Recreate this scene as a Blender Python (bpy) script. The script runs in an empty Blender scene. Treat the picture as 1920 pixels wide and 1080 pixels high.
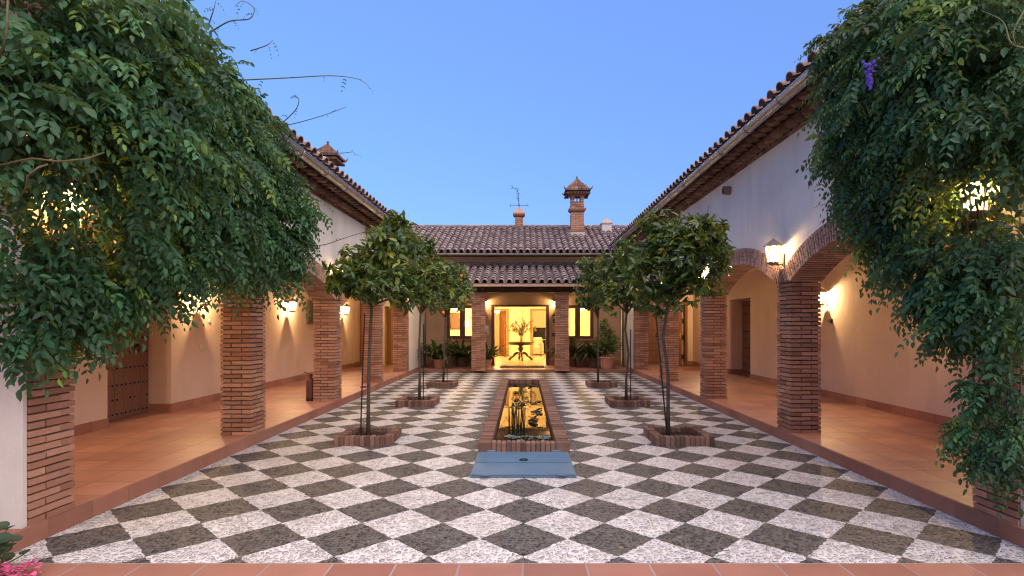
import bpy, math, random
import numpy as np
from mathutils import Vector, Matrix
R = math.radians
random.seed(7)
rng = np.random.default_rng(11)
S = bpy.context.scene
COL = S.collection
F, CX, HY, EYE = 1045.0, 982.0, 608.0, 1.6      # photo calibration (1920 px wide)

def P(px, py, Y):
    return Vector(((px - CX) * Y / F, Y, EYE + (HY - py) * Y / F))

# ------------------------------------------------------------------ mesh builder
class MB:
    def __init__(s): s.v = []; s.f = []; s.t = []
    def _add(s, vs, fs, tint=None):
        o = len(s.v); s.v += [tuple(p) for p in vs]
        t = random.random() if tint is None else tint
        for f in fs: s.f.append(tuple(i + o for i in f)); s.t.append(t)
    def hexa(s, c, tint=None):
        s._add(c, [(0,3,2,1),(4,5,6,7),(0,1,5,4),(1,2,6,5),(2,3,7,6),(3,0,4,7)], tint)
    def box(s, x0, y0, z0, x1, y1, z1, tint=None):
        x0, x1 = min(x0,x1), max(x0,x1); y0, y1 = min(y0,y1), max(y0,y1); z0, z1 = min(z0,z1), max(z0,z1)
        s.hexa([(x0,y0,z0),(x1,y0,z0),(x1,y1,z0),(x0,y1,z0),(x0,y0,z1),(x1,y0,z1),(x1,y1,z1),(x0,y1,z1)], tint)
    def cbox(s, cx, cy, z0, w, d, h, rot=0, tint=None):
        ca, sa = math.cos(rot), math.sin(rot); c = []
        for z in (z0, z0+h):
            for a, b in ((-1,-1),(1,-1),(1,1),(-1,1)):
                x, y = a*w/2, b*d/2
                c.append((cx+x*ca-y*sa, cy+x*sa+y*ca, z))
        s.hexa(c, tint)
    def bar(s, p, q, w, d=None, tint=None):
        p, q = Vector(p), Vector(q); d = d or w
        a = (q-p).normalized(); u = a.cross(Vector((0,0,1)))
        if u.length < 1e-3: u = Vector((1,0,0))
        u.normalize(); n = u.cross(a)
        c = [b + u*(i*w/2) + n*(j*d/2) for b in (p,q) for i,j in ((-1,-1),(1,-1),(1,1),(-1,1))]
        s.hexa(c, tint)
    def poly(s, pts, tint=None): s._add(pts, [tuple(range(len(pts)))], tint)
    def prism(s, pts, ext, tint=None):
        n = len(pts); e = Vector(ext)
        vs = [Vector(p) for p in pts] + [Vector(p)+e for p in pts]
        s._add(vs, [tuple(range(n))[::-1], tuple(range(n,2*n))] + [(i,(i+1)%n,(i+1)%n+n,i+n) for i in range(n)], tint)
    def tube(s, pts, rad, seg=8, cap=True, tint=None):
        pts = [Vector(p) for p in pts]; n = len(pts)
        rad = rad if isinstance(rad,(list,tuple)) else [rad]*n
        vs = []; ref = Vector((0.31,0.17,0.93))
        for i,p in enumerate(pts):
            a = (pts[min(i+1,n-1)] - pts[max(i-1,0)]).normalized()
            u = a.cross(ref)
            if u.length < .05: u = a.cross(Vector((1,0,0)))
            u.normalize(); w = a.cross(u)
            for k in range(seg):
                an = 2*math.pi*k/seg
                vs.append(p + (u*math.cos(an) + w*math.sin(an))*rad[i])
        fs = [(i*seg+k, i*seg+(k+1)%seg, (i+1)*seg+(k+1)%seg, (i+1)*seg+k) for i in range(n-1) for k in range(seg)]
        if cap: fs += [tuple(range(seg))[::-1], tuple(range((n-1)*seg, n*seg))]
        s._add(vs, fs, tint)
    def lathe(s, prof, c=(0,0,0), seg=16, tint=None, rot0=0):
        vs = []; n = len(prof)
        for r,z in prof:
            for k in range(seg):
                a = 2*math.pi*k/seg + rot0
                vs.append((c[0]+r*math.cos(a), c[1]+r*math.sin(a), c[2]+z))
        fs = [(i*seg+k, i*seg+(k+1)%seg, (i+1)*seg+(k+1)%seg, (i+1)*seg+k) for i in range(n-1) for k in range(seg)]
        fs += [tuple(range(seg))[::-1], tuple(range((n-1)*seg, n*seg))]
        s._add(vs, fs, tint)
    def ball(s, c, r, seg=8, rings=5, sz=1, tint=None):
        s.lathe([(r*math.sin(math.pi*(i+.02)/(rings+.04)), -r*sz*math.cos(math.pi*(i+.02)/(rings+.04))) for i in range(rings+1)], c, seg, tint)
    def blade(s, base, d, L, w, droop=.5, n=6, tint=None):
        base = Vector(base); d = Vector(d).normalized()
        side = d.cross(Vector((0,0,1)))
        if side.length < .05: side = Vector((random.uniform(-1,1),random.uniform(-1,1),0))
        side.normalize(); vs = []
        for i in range(n+1):
            t = i/n; p = base + d*(L*t) + Vector((0,0,-droop*L*t*t))
            ww = w*max(.04, math.sin(math.pi*min(1,(.12+.88*t)))**.8)
            up = Vector((0,0,ww*.18))
            vs += [p - side*ww*.5 + up, p, p + side*ww*.5 + up]
        fs = []
        for i in range(n):
            a = i*3; fs += [(a,a+1,a+4,a+3),(a+1,a+2,a+5,a+4)]
        s._add(vs, fs, tint)
    def build(s, name, mat, parent=None, smooth=False, bevel=0, subsurf=0):
        me = bpy.data.meshes.new(name); me.from_pydata(s.v, [], s.f); me.update()
        at = me.attributes.new('tint','FLOAT','FACE'); at.data.foreach_set('value', np.array(s.t, dtype=np.float32))
        if smooth: me.polygons.foreach_set('use_smooth', [True]*len(me.polygons))
        me.materials.append(mat)
        return link(name, me, parent, bevel)

def link(name, me, parent=None, bevel=0):
    o = bpy.data.objects.new(name, me); COL.objects.link(o)
    if parent is not None:
        o.parent = parent
        r = parent
        m = Matrix.Identity(4)
        if parent.type == 'EMPTY' and parent.get('world_space'):
            o.matrix_parent_inverse = Matrix.Translation(-parent.location)
    if bevel:
        b = o.modifiers.new('bevel','BEVEL'); b.width = bevel; b.segments = 2; b.limit_method = 'ANGLE'
    return o

def tag(o, label=None, cat=None, group=None, kind=None):
    if label: o['label'] = label
    if cat: o['category'] = cat
    if group: o['group'] = group
    if kind: o['kind'] = kind
    return o
def empty(name, loc, label, cat, group=None, world=True):
    o = bpy.data.objects.new(name, None); COL.objects.link(o); o.location = loc
    o.empty_display_size = .1
    if world: o['world_space'] = True
    return tag(o, label, cat, group)
def copy_tree(o, parent=None):
    c = o.copy(); COL.objects.link(c)
    if parent is not None: c.parent = parent
    for ch in o.children: copy_tree(ch, c)
    return c

# ------------------------------------------------------------------ materials
class NT:
    def __init__(s, name):
        s.m = bpy.data.materials.new(name); s.m.use_nodes = True
        s.t = s.m.node_tree; s.t.nodes.clear()
        s.out = s.n('ShaderNodeOutputMaterial')
    def n(s, typ, ins=None, **kw):
        nd = s.t.nodes.new(typ)
        for k,v in kw.items(): setattr(nd,k,v)
        for k,v in (ins or {}).items(): s.set(nd.inputs[k], v)
        return nd
    def set(s, sock, v):
        if isinstance(v, bpy.types.NodeSocket): s.t.links.new(v, sock)
        elif isinstance(v, bpy.types.Node): s.t.links.new(v.outputs[0], sock)
        else:
            if isinstance(v,(tuple,list)) and len(v)==3 and sock.type=='RGBA': v = (*v,1)
            sock.default_value = v
    def mix(s, f, a, b, mode='MIX'):
        nd = s.n('ShaderNodeMix', data_type='RGBA', blend_type=mode)
        s.set(nd.inputs['Factor'], f); s.set(nd.inputs[6], a); s.set(nd.inputs[7], b)
        return nd.outputs[2]
    def math(s, op, a, b=0.0, c=0.0, clamp=False):
        nd = s.n('ShaderNodeMath', operation=op, use_clamp=clamp)
        s.set(nd.inputs[0],a); s.set(nd.inputs[1],b); s.set(nd.inputs[2],c); return nd.outputs[0]
    def ramp(s, f, stops):
        nd = s.n('ShaderNodeValToRGB'); s.set(nd.inputs[0], f)
        e = nd.color_ramp.elements
        while len(e) < len(stops): e.new(.5)
        for i,(p,c) in enumerate(stops): e[i].position = p; e[i].color = (*c,1) if len(c)==3 else c
        return nd.outputs[0]
    def co(s, which='Object', scale=None, rot=None, loc=None):
        c = s.n('ShaderNodeTexCoord').outputs[which]
        if scale or rot or loc:
            mp = s.n('ShaderNodeMapping'); s.set(mp.inputs[0], c)
            if scale: mp.inputs['Scale'].default_value = scale
            if rot: mp.inputs['Rotation'].default_value = rot
            if loc: mp.inputs['Location'].default_value = loc
            c = mp.outputs[0]
        return c
    def noise(s, scale, detail=4, rough=.55, vec=None, out=0):
        nd = s.n('ShaderNodeTexNoise', {'Scale':scale,'Detail':detail,'Roughness':rough})
        s.set(nd.inputs['Vector'], vec if vec is not None else s.co()); return nd.outputs[out]
    def attr(s, name='tint'):
        return s.n('ShaderNodeAttribute', attribute_name=name).outputs['Fac']
    def bump(s, h, dist=.01, st=.5):
        return s.n('ShaderNodeBump', {'Strength':st,'Distance':dist,'Height':h}).outputs[0]
    def pbr(s, col, rough=.7, normal=None, metal=0, spec=.4, **kw):
        b = s.n('ShaderNodeBsdfPrincipled')
        s.set(b.inputs['Base Color'], col); s.set(b.inputs['Roughness'], rough)
        s.set(b.inputs['Metallic'], metal); s.set(b.inputs['Specular IOR Level'], spec)
        if normal is not None: s.set(b.inputs['Normal'], normal)
        for k,v in kw.items(): s.set(b.inputs[k], v)
        return b
    def fin(s, sh):
        s.t.links.new(sh.outputs[0] if isinstance(sh,bpy.types.Node) else sh, s.out.inputs[0]); return s.m

def simple(name, col, rough=.6, metal=0, spec=.4, var=.25, nscale=9, bump=.004):
    t = NT(name); n = t.noise(nscale, 5)
    c = t.mix(n, tuple(x*(1-var) for x in col), tuple(min(1,x*(1+var)) for x in col))
    return t.fin(t.pbr(c, rough, t.bump(t.noise(nscale*6,3), bump, .4), metal, spec))
def plaster(name, col, stain=.36):
    t = NT(name); big = t.noise(.9, 6, .6); fine = t.noise(55, 4, .6)
    streak = t.noise(1.0, 5, .6, t.co(scale=(3.5,3.5,.45)))
    c = t.mix(t.ramp(big, [(.35,(0,0,0)),(.7,(1,1,1))]), tuple(x*(1-stain*.5) for x in col), col)
    c = t.mix(t.math('MULTIPLY', t.ramp(streak,[(.5,(0,0,0)),(.78,(1,1,1))]), stain*1.2), c, tuple(x*.62 for x in col))
    h = t.math('ADD', t.math('MULTIPLY', fine, .35), t.noise(9,4))
    return t.fin(t.pbr(c, .9, t.bump(h, .012, .35), 0, .15))
def brickmat(name, a, b, rough=.88):
    t = NT(name); n = t.noise(26, 5, .6); w = t.noise(2.2, 5)
    c = t.ramp(t.attr(), [(0,tuple(x*.8 for x in a)),(.14,a),(.8,b),(1,tuple(min(1,x*1.12) for x in b))])
    c = t.mix(t.math('MULTIPLY',n,.55), c, tuple(x*.5 for x in a))
    c = t.mix(t.math('MULTIPLY', t.ramp(w,[(.5,(0,0,0)),(.75,(1,1,1))]), .35), c, (.34,.27,.23))
    return t.fin(t.pbr(c, rough, t.bump(t.noise(70,5,.65), .008, .7), 0, .2))
M = {}
M['plaster'] = plaster('white_plaster', (.76,.72,.655))
M['gallery'] = plaster('cream_plaster', (.80,.64,.52), .22)
M['ochre'] = plaster('ochre_plaster', (.50,.33,.21), .25)
M['lobby'] = plaster('lobby_paint', (.80,.72,.52), .06)
M['brick'] = brickmat('brick', (.34,.165,.11), (.52,.285,.195))
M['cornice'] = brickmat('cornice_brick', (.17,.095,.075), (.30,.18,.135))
M['archbrick'] = brickmat('arch_brick', (.34,.20,.16), (.54,.36,.29))
M['mortar'] = simple('mortar', (.12,.092,.078), .95, 0, .1, .3, 20)
M['flash'] = simple('mortar_flashing', (.36,.31,.28), .95, 0, .1, .4, 6)
M['rimbrick'] = brickmat('rim_brick', (.14,.078,.06), (.29,.165,.125))
def tilemat():
    t = NT('roof_tile'); n = t.noise(7,5,.65); sp = t.noise(40,4)
    c = t.mix(t.attr(), (.215,.165,.165), (.42,.335,.325))
    c = t.mix(t.ramp(n,[(.45,(0,0,0)),(.68,(1,1,1))]), c, (.15,.12,.12))
    c = t.mix(t.math('MULTIPLY',t.ramp(sp,[(.58,(0,0,0)),(.72,(1,1,1))]),.5), c, (.40,.36,.30))
    return t.fin(t.pbr(c,.9,t.bump(sp,.006,.6),0,.2))
M['tile'] = tilemat()
def terracotta(name, sx=.4, sy=.4, rot=0, base=((.36,.16,.115),(.52,.265,.195)), rough=.42, axes=None, grout=(.20,.10,.07)):
    t = NT(name); co = t.co(rot=(0,0,rot))
    if axes == 'YZ':
        sp = t.n('ShaderNodeSeparateXYZ'); t.set(sp.inputs[0],co)
        cb = t.n('ShaderNodeCombineXYZ', {'X':sp.outputs[1],'Y':sp.outputs[2]}); co = cb.outputs[0]
    if axes == 'XZ':
        sp = t.n('ShaderNodeSeparateXYZ'); t.set(sp.inputs[0],co)
        cb = t.n('ShaderNodeCombineXYZ', {'X':sp.outputs[0],'Y':sp.outputs[2]}); co = cb.outputs[0]
    wob = t.noise(3,2,.5,co,1)
    co2 = t.n('ShaderNodeVectorMath', operation='MULTIPLY_ADD'); t.set(co2.inputs[0],wob); co2.inputs[1].default_value=(.012,.012,0); t.set(co2.inputs[2],co)
    b = t.n('ShaderNodeTexBrick', {'Scale':1.0,'Mortar Size':.009,'Mortar Smooth':.3,'Bias':0.0,'Brick Width':sx,'Row Height':sy,'Color1':(*base[0],1),'Color2':(*base[1],1),'Mortar':(*grout,1)}, offset=0.0, squash=1.0)
    t.set(b.inputs['Vector'], co2.outputs[0])
    n = t.noise(1.3,6,.65); n2 = t.noise(14,5,.6)
    c = t.mix(t.math('MULTIPLY',t.ramp(n,[(.42,(0,0,0)),(.7,(1,1,1))]),.45), b.outputs[0], tuple(x*.5 for x in base[0]))
    c = t.mix(t.math('MULTIPLY',n2,.3), c, tuple(min(1,x*1.3) for x in base[1]))
    c = t.mix(t.math('MULTIPLY', t.ramp(t.noise(.45,5,.7),[(.45,(0,0,0)),(.65,(1,1,1))]), .35), c, (.33,.20,.15))
    h = t.math('SUBTRACT', t.math('MULTIPLY',n2,.25), b.outputs['Fac'])
    return t.fin(t.pbr(c, t.math('ADD', t.math('MULTIPLY',n2,.3), rough-.12), t.bump(h,.006,.6), 0, .4))
M['terra'] = terracotta('terracotta_floor', .4, .4)
M['curb'] = terracotta('terracotta_curb', .42, .5, axes='YZ', base=((.21,.088,.06),(.34,.15,.10)), rough=.7)
M['curbx'] = terracotta('terracotta_step', .42, .5, axes='XZ', base=((.21,.088,.06),(.34,.15,.10)), rough=.7)
M['skirt'] = terracotta('terracotta_skirting', .33, .9, axes='YZ', base=((.34,.15,.10),(.46,.21,.14)), rough=.6)
M['skirtx'] = terracotta('terracotta_skirting_end', .33, .9, axes='XZ', base=((.34,.15,.10),(.46,.21,.14)), rough=.6)
M['border'] = terracotta('terracotta_border', .42, .31, base=((.25,.10,.07),(.38,.175,.12)), rough=.6, grout=(.33,.29,.27))
M['lobbyfloor'] = terracotta('lobby_floor', .45, .45, base=((.62,.45,.28),(.70,.52,.34)), rough=.25, grout=(.35,.25,.17))
def pebble():
    t = NT('pebble_mosaic'); co = t.co()
    # ragged edges for the lozenges
    wob = t.noise(16,3,.6,co,1)
    cw = t.n('ShaderNodeVectorMath', operation='MULTIPLY_ADD'); t.set(cw.inputs[0],wob); cw.inputs[1].default_value=(.05,.05,0); t.set(cw.inputs[2],co)
    mp = t.n('ShaderNodeMapping'); t.set(mp.inputs[0], cw.outputs[0]); mp.inputs['Rotation'].default_value=(0,0,R(45))
    a = .65/math.sqrt(2)
    mp.inputs['Location'].default_value=(-.0457-a,.0105,.21)
    ck = t.n('ShaderNodeTexChecker', {'Scale':1/a}); t.set(ck.inputs['Vector'], mp.outputs[0])
    f = ck.outputs['Fac']
    v = t.n('ShaderNodeTexVoronoi', {'Scale':25.0,'Randomness':1.0}, feature='F1'); 
    st = t.n('ShaderNodeMapping'); t.set(st.inputs[0],co); st.inputs['Scale'].default_value=(1,1.0,1); t.set(v.inputs['Vector'],st.outputs[0])
    ve = t.n('ShaderNodeTexVoronoi', {'Scale':25.0,'Randomness':1.0}, feature='DISTANCE_TO_EDGE'); t.set(ve.inputs['Vector'],st.outputs[0])
    rnd = t.n('ShaderNodeSeparateColor'); t.set(rnd.inputs[0], v.outputs['Color'])
    r = rnd.outputs[0]; g = rnd.outputs[1]
    white = t.ramp(r, [(0,(.36,.36,.37)),(.3,(.55,.54,.53)),(.75,(.68,.67,.65)),(1,(.50,.43,.38))])
    dark = t.ramp(g, [(0,(.030,.032,.038)),(.6,(.066,.067,.072)),(.9,(.13,.125,.12)),(1,(.28,.25,.22))])
    c = t.mix(f, dark, white)
    thr = t.math('MULTIPLY_ADD', rnd.outputs[2], .14, .04)
    edge = t.math('MULTIPLY', t.math('SUBTRACT', ve.outputs['Distance'], thr), 14.0, clamp=True)
    grout = t.mix(f, (.135,.128,.118), (.76,.75,.74))
    c = t.mix(edge, grout, c)
    dirt = t.noise(1.1,6,.65); 
    c = t.mix(t.math('MULTIPLY',t.ramp(dirt,[(.45,(0,0,0)),(.72,(1,1,1))]),.30), c, (.20,.16,.13))
    moss = t.noise(.5,5,.7)
    c = t.mix(t.math('MULTIPLY',t.ramp(moss,[(.55,(0,0,0)),(.75,(1,1,1))]),.2), c, (.13,.12,.08))
    dome = t.math('POWER', t.math('MULTIPLY', edge, t.math('MINIMUM', t.math('MULTIPLY', ve.outputs['Distance'], 3.0), 1.0)), .5)
    h = t.math('ADD', dome, t.math('MULTIPLY', r, .35))
    return t.fin(t.pbr(c, .55, t.bump(h,.03,1.0), 0, .3))
M['pebble'] = pebble()
def leafmat(name, a, b, c3=None, rough=.45, trans=.28, spec=.35):
    t = NT(name); ti = t.attr()
    stops = [(0,a),(.75,b)] + ([(1,c3)] if c3 else [])
    c = t.ramp(ti, stops)
    c = t.mix(t.math('MULTIPLY',t.noise(30,3),.35), c, tuple(x*.55 for x in a))
    p = t.pbr(c, rough, None, 0, spec)
    tr = t.n('ShaderNodeBsdfTranslucent'); t.set(tr.inputs[0], t.mix(.5, c, (.30,.36,.05), 'MIX'))
    mx = t.n('ShaderNodeMixShader'); mx.inputs[0].default_value = trans
    t.t.links.new(p.outputs[0], mx.inputs[1]); t.t.links.new(tr.outputs[0], mx.inputs[2])
    return t.fin(mx)
M['wist'] = leafmat('wisteria_leaf', (.012,.060,.030), (.062,.235,.10), (.25,.42,.07), .45, .33, .4)
M['citrus'] = leafmat('citrus_leaf', (.016,.05,.016), (.10,.19,.034), (.36,.40,.07), .33, .3, .5)
M['pleaf'] = leafmat('dark_leaf', (.025,.05,.02), (.055,.095,.03), (.10,.14,.04), .35, .15, .45)
M['gleaf'] = leafmat('geranium_leaf', (.03,.06,.035), (.06,.10,.05), None, .6, .15)
M['glintlily'] = leafmat('wet_lily_leaf_glint', (.05,.07,.035), (.12,.15,.08), (.22,.20,.10), .18, .03, .8)  # glossy wet pads, base colour lightened to paint in their glints
M['lily'] = leafmat('lily_leaf', (.008,.012,.007), (.018,.026,.012), (.10,.08,.04), .5, .02, .25)
M['bark'] = simple('bark', (.085,.07,.058), .9, 0, .15, .5, 25, .012)
M['vine'] = simple('vine_stem', (.13,.11,.06), .85, 0, .15, .35, 25)
M['tendril'] = simple('green_tendril', (.14,.17,.07), .7, 0, .2)
M['soil'] = simple('soil', (.045,.032,.024), .95, 0, .1, .6, 40, .03)
M['iron'] = simple('dark_iron', (.03,.03,.033), .5, .7, .4)
M['wood'] = simple('dark_stained_wood', (.11,.045,.026), .5, 0, .35, .35, 14)
M['beam'] = simple('dark_beam_wood', (.045,.027,.02), .7, 0, .2, .4, 14)
def doorwood(name, a, b):
    t = NT(name); n = t.noise(4,6,.65,t.co(scale=(14,14,.9))); w = t.noise(1.7,4)
    c = t.mix(n,a,b); c = t.mix(t.math('MULTIPLY',w,.4),c,tuple(x*.5 for x in a))
    return t.fin(t.pbr(c,.55,t.bump(n,.006,.5),0,.3))
M['door'] = doorwood('studded_door_wood', (.17,.085,.06), (.29,.155,.105))
M['reddoor'] = doorwood('reddish_door_wood', (.24,.085,.035), (.36,.14,.06))
M['paledoor'] = doorwood('honey_door_wood', (.36,.19,.08), (.48,.27,.12))
M['zinc'] = simple('zinc_gutter', (.42,.40,.38), .36, .85, .5, .12, 3)
M['stainless'] = simple('brass', (.55,.40,.16), .3, .9, .5, .1)
M['bluepaint'] = simple('blue_paint', (.085,.165,.25), .5, 0, .4, .3, 3.5)
M['red'] = simple('dull_red_paint', (.12,.038,.032), .45, 0, .4, .15)
M['black'] = simple('black_plastic', (.02,.02,.021), .4, 0, .4)
M['piano'] = simple('piano_lacquer', (.012,.010,.010), .2, 0, .5)
M['ivory'] = simple('ivory', (.7,.66,.56), .4)
M['cloth'] = simple('cream_cloth', (.72,.66,.54), .95, 0, .1, .12, 6)
M['dwood'] = simple('polished_dark_wood', (.045,.02,.012), .28, 0, .5, .4, 18)
M['pot'] = simple('terracotta_pot', (.46,.24,.16), .85, 0, .2, .25, 6)
M['darkpot'] = simple('dark_glazed_pot', (.10,.06,.05), .5, 0, .4, .3)
M['orange'] = simple('orange_peel', (.72,.27,.025), .45, 0, .4, .15, 30)
M['pink'] = simple('pink_petal', (.80,.16,.36), .7, 0, .2, .25, 60)
M['violet'] = simple('violet_petal', (.13,.09,.55), .7, 0, .2, .3, 60)
M['flowerw'] = simple('cream_petal', (.42,.27,.16), .7, 0, .2, .3, 60)
M['mat'] = simple('coir_mat', (.14,.085,.045), .98, 0, .05, .4, 60, .02)
M['white'] = simple('white_plastic', (.75,.73,.70), .45)
M['paper'] = simple('paper', (.62,.56,.46), .8, 0, .2, .1)
M['ceramic'] = simple('dark_ceramic', (.10,.05,.04), .4)
M['vent'] = plaster('vent_render', (.62,.60,.58))
def emis(name, col, st, transp=0.0):
    t = NT(name); e = t.n('ShaderNodeEmission', {'Color':(*col,1),'Strength':st})
    if not transp: return t.fin(e)
    tr = t.n('ShaderNodeBsdfTransparent'); mx = t.n('ShaderNodeMixShader'); mx.inputs[0].default_value = transp
    t.t.links.new(e.outputs[0], mx.inputs[1]); t.t.links.new(tr.outputs[0], mx.inputs[2]); return t.fin(mx)
WARM = (1.0,.64,.30)
M['pane'] = emis('lit_lantern_glass', (1.0,.66,.27), 5.0, .55)
M['bulb'] = emis('lit_bulb', (1.0,.75,.4), 60.0)
M['shade'] = emis('lit_lamp_shade', (1.0,.72,.36), 7.0, .4)
def glass(name, gl=.08, tint=(1,1,1)):
    t = NT(name); tr = t.n('ShaderNodeBsdfTransparent', {'Color':(*tint,1)}); g = t.n('ShaderNodeBsdfGlossy', {'Roughness':.03})
    fr = t.n('ShaderNodeFresnel', {'IOR':1.45}); mx = t.n('ShaderNodeMixShader'); t.set(mx.inputs[0], fr.outputs[0])
    t.t.links.new(tr.outputs[0], mx.inputs[1]); t.t.links.new(g.outputs[0], mx.inputs[2]); return t.fin(mx)
M['glass'] = glass('window_glass')
M['darkglass'] = simple('dark_window_glass', (.02,.02,.025), .3, 0, .3, .1)
def watermat():
    t = NT('pool_water'); n = t.noise(5,3,.5)
    return t.fin(t.pbr((.012,.014,.010), .02, t.bump(n,.004,.25), 0, .6, IOR=1.33))
M['water'] = watermat()
M['liner'] = simple('pool_liner', (.10,.09,.07), .7)
M['ground'] = simple('ground_soil', (.16,.12,.08), .95, 0, .1, .4, 2)
M['slate'] = simple('dark_brick_soffit', (.10,.05,.04), .9)

# ------------------------------------------------------------------ foliage
def leaves(name, mat, parent, base, d, nrm, L, W, tint, curl=.18):
    n = len(base)
    d = d/np.linalg.norm(d,axis=1,keepdims=True)
    s = np.cross(d,nrm); s /= (np.linalg.norm(s,axis=1,keepdims=True)+1e-9)
    u = np.cross(s,d)
    L = L[:,None]; W = W[:,None]
    v = np.empty((n,6,3))
    v[:,0] = base
    v[:,1] = base + d*L*.30 + s*W*.46 + u*W*.16
    v[:,2] = base + d*L*.66 + s*W*.42 + u*W*.10 - u*L*curl*.4
    v[:,3] = base + d*L - u*L*curl
    v[:,4] = base + d*L*.66 - s*W*.42 + u*W*.10 - u*L*curl*.4
    v[:,5] = base + d*L*.30 - s*W*.46 + u*W*.16
    idx = np.array([0,1,2,3, 0,3,4,5])[None,:] + (np.arange(n)*6)[:,None]
    me = bpy.data.meshes.new(name)
    me.vertices.add(n*6); me.vertices.foreach_set('co', v.reshape(-1))
    me.loops.add(n*8); me.loops.foreach_set('vertex_index', idx.reshape(-1).astype(np.int32))
    me.polygons.add(n*2); me.polygons.foreach_set('loop_start', np.arange(0,n*8,4,dtype=np.int32))
    me.update(calc_edges=True)
    at = me.attributes.new('tint','FLOAT','FACE'); at.data.foreach_set('value', np.repeat(tint,2).astype(np.float32))
    me.materials.append(mat)
    return link(name, me, parent)
def unit(n):
    v = rng.normal(size=(n,3)); return v/np.linalg.norm(v,axis=1,keepdims=True)
def sprays(base, axis, Ls, pairs=5, shade=None):
    """pinnate leaves: returns leaflet arrays"""
    n = len(base); axis = axis/np.linalg.norm(axis,axis=1,keepdims=True)
    up = np.tile(np.array([0,0,1.0]),(n,1)) + rng.normal(size=(n,3))*.35
    side = np.cross(axis,up); side /= np.linalg.norm(side,axis=1,keepdims=True)+1e-9
    nrm = np.cross(side,axis)
    sp_t = np.clip(rng.normal(.40,.22,n),0,1)
    if shade is not None: sp_t = np.clip(shade+rng.normal(0,.08,n),0,1)
    B=[];D=[];N=[];LL=[];TT=[]
    droop = rng.uniform(.25,.7,n)
    for k in range(pairs*2+1):
        t = .22+.78*(k//2)/pairs if k < pairs*2 else 1.0
        sg = (1 if k%2 else -1) if k < pairs*2 else 0
        p = base + axis*(Ls*t)[:,None]; p[:,2] -= droop*Ls*t*t
        ax = axis.copy(); ax[:,2] -= 2*droop*t
        ax /= np.linalg.norm(ax,axis=1,keepdims=True)
        d = side*sg*.85 + ax*(.55 if sg else 1.0) + np.array([0,0,-.25]) + rng.normal(size=(n,3))*.16
        B.append(p); D.append(d); N.append(nrm + rng.normal(size=(n,3))*.3)
        LL.append(Ls*rng.uniform(.20,.29,n)*(1.12-.35*abs(t-.55)))
        TT.append(np.clip(sp_t + rng.normal(0,.10,n),0,1))
    cat = lambda a: np.concatenate(a)
    return cat(B),cat(D),cat(N),cat(LL),cat(TT)

# ------------------------------------------------------------------ setting: ground, pavement, terraces
WX = 3.57
mb = MB(); mb.poly([(-400,-400,-.30),(400,-400,-.30),(400,700,-.30),(-400,700,-.30)])
tag(mb.build('ground', M['ground']), kind='structure')
POOL = (-.575,.575,6.97,15.1)
mb = MB()
for x0,y0,x1,y1 in ((-WX,3.72,POOL[0]+.02,18.6),(POOL[1]-.02,3.72,WX,18.6),(POOL[0]+.02,3.72,POOL[1]-.02,POOL[2]+.05),(POOL[0]+.02,POOL[3]-.05,POOL[1]-.02,18.6)):
    mb.poly([(x0,y0,0),(x1,y0,0),(x1,y1,0),(x0,y1,0)])
tag(mb.build('courtyard_pavement', M['pebble']), kind='structure')
mb = MB(); mb.box(-12,-14,-.28,12,3.72,.006)
tag(mb.build('terracotta_path', M['border']), kind='structure')
def terrace(name, x0, y0, x1, y1, z, mat):
    m = MB(); m.box(x0,y0,-.28,x1,y1,z); return tag(m.build(name, mat), kind='structure')
terrace('terrace', -9, 4.06, -WX-.03, 20.4, .13, M['terra'])
terrace('terrace', WX+.03, 4.06, 9, 20.4, .13, M['terra'])
terrace('terrace', -WX, 18.62, WX, 20.86, .085, M['terra'])
# kerbs: a nosing of terracotta tiles, 4 mm proud of the floor behind
mb = MB(); mb.box(-WX-.03,3.2,-.28,-WX,18.6,.134); tag(mb.build('kerb', M['curb']), kind='structure')
mb = MB(); mb.box(WX,3.2,-.28,WX+.03,18.6,.134); tag(mb.build('kerb', M['curb']), kind='structure')
mb = MB(); mb.box(-9,3.2,-.28,-WX-.03,4.06,.125); tag(mb.build('kerb', M['curb']), kind='structure')
mb = MB(); mb.box(9,3.2,-.28,WX+.03,4.06,.125); tag(mb.build('kerb', M['curb']), kind='structure')
mb = MB(); mb.box(-WX+.002,18.58,-.28,WX-.002,18.62,.089); tag(mb.build('kerb', M['curbx']), kind='structure')

# ------------------------------------------------------------------ building pieces
BH = .058
def pillar_mesh(w, d, h, base=0.0):
    core, b = MB(), MB()
    n = round(h/BH); bh = h/n
    for i in range(n):
        z0 = base+i*bh; z1 = z0+bh*.76
        j = lambda: random.uniform(-.006,.006)
        a = .27*w/.4; c = .13*w/.4; e = .27*d/.4; g = .13*d/.4; m = .007
        if i%2:
            rects = ((0,0,a,g),(a+m*2,0,w,e),(c+m*2,d-g,w,d),(0,g+m*2,c,d)) if True else ()
        else:
            rects = ((0,0,c,e),(c+m*2,0,w,g),(w-c,g+m*2,w,d),(0,d-g,w-c-m*2,d))
        for x0,y0,x1,y1 in rects:
            dx0 = -abs(j()) if x0 == 0 else 0; dx1 = abs(j()) if x1 == w else 0
            dy0 = -abs(j()) if y0 == 0 else 0; dy1 = abs(j()) if y1 == d else 0
            b.box(x0+dx0,y0+dy0,z0+j()*.3,x1+dx1,y1+dy1,z1+j()*.4)
    core.box(.02,.02,base,w-.02,d-.02,base+h)
    return b, core
ARC_R, SPRING, RISE = 2.94, 2.17, .43
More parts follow.
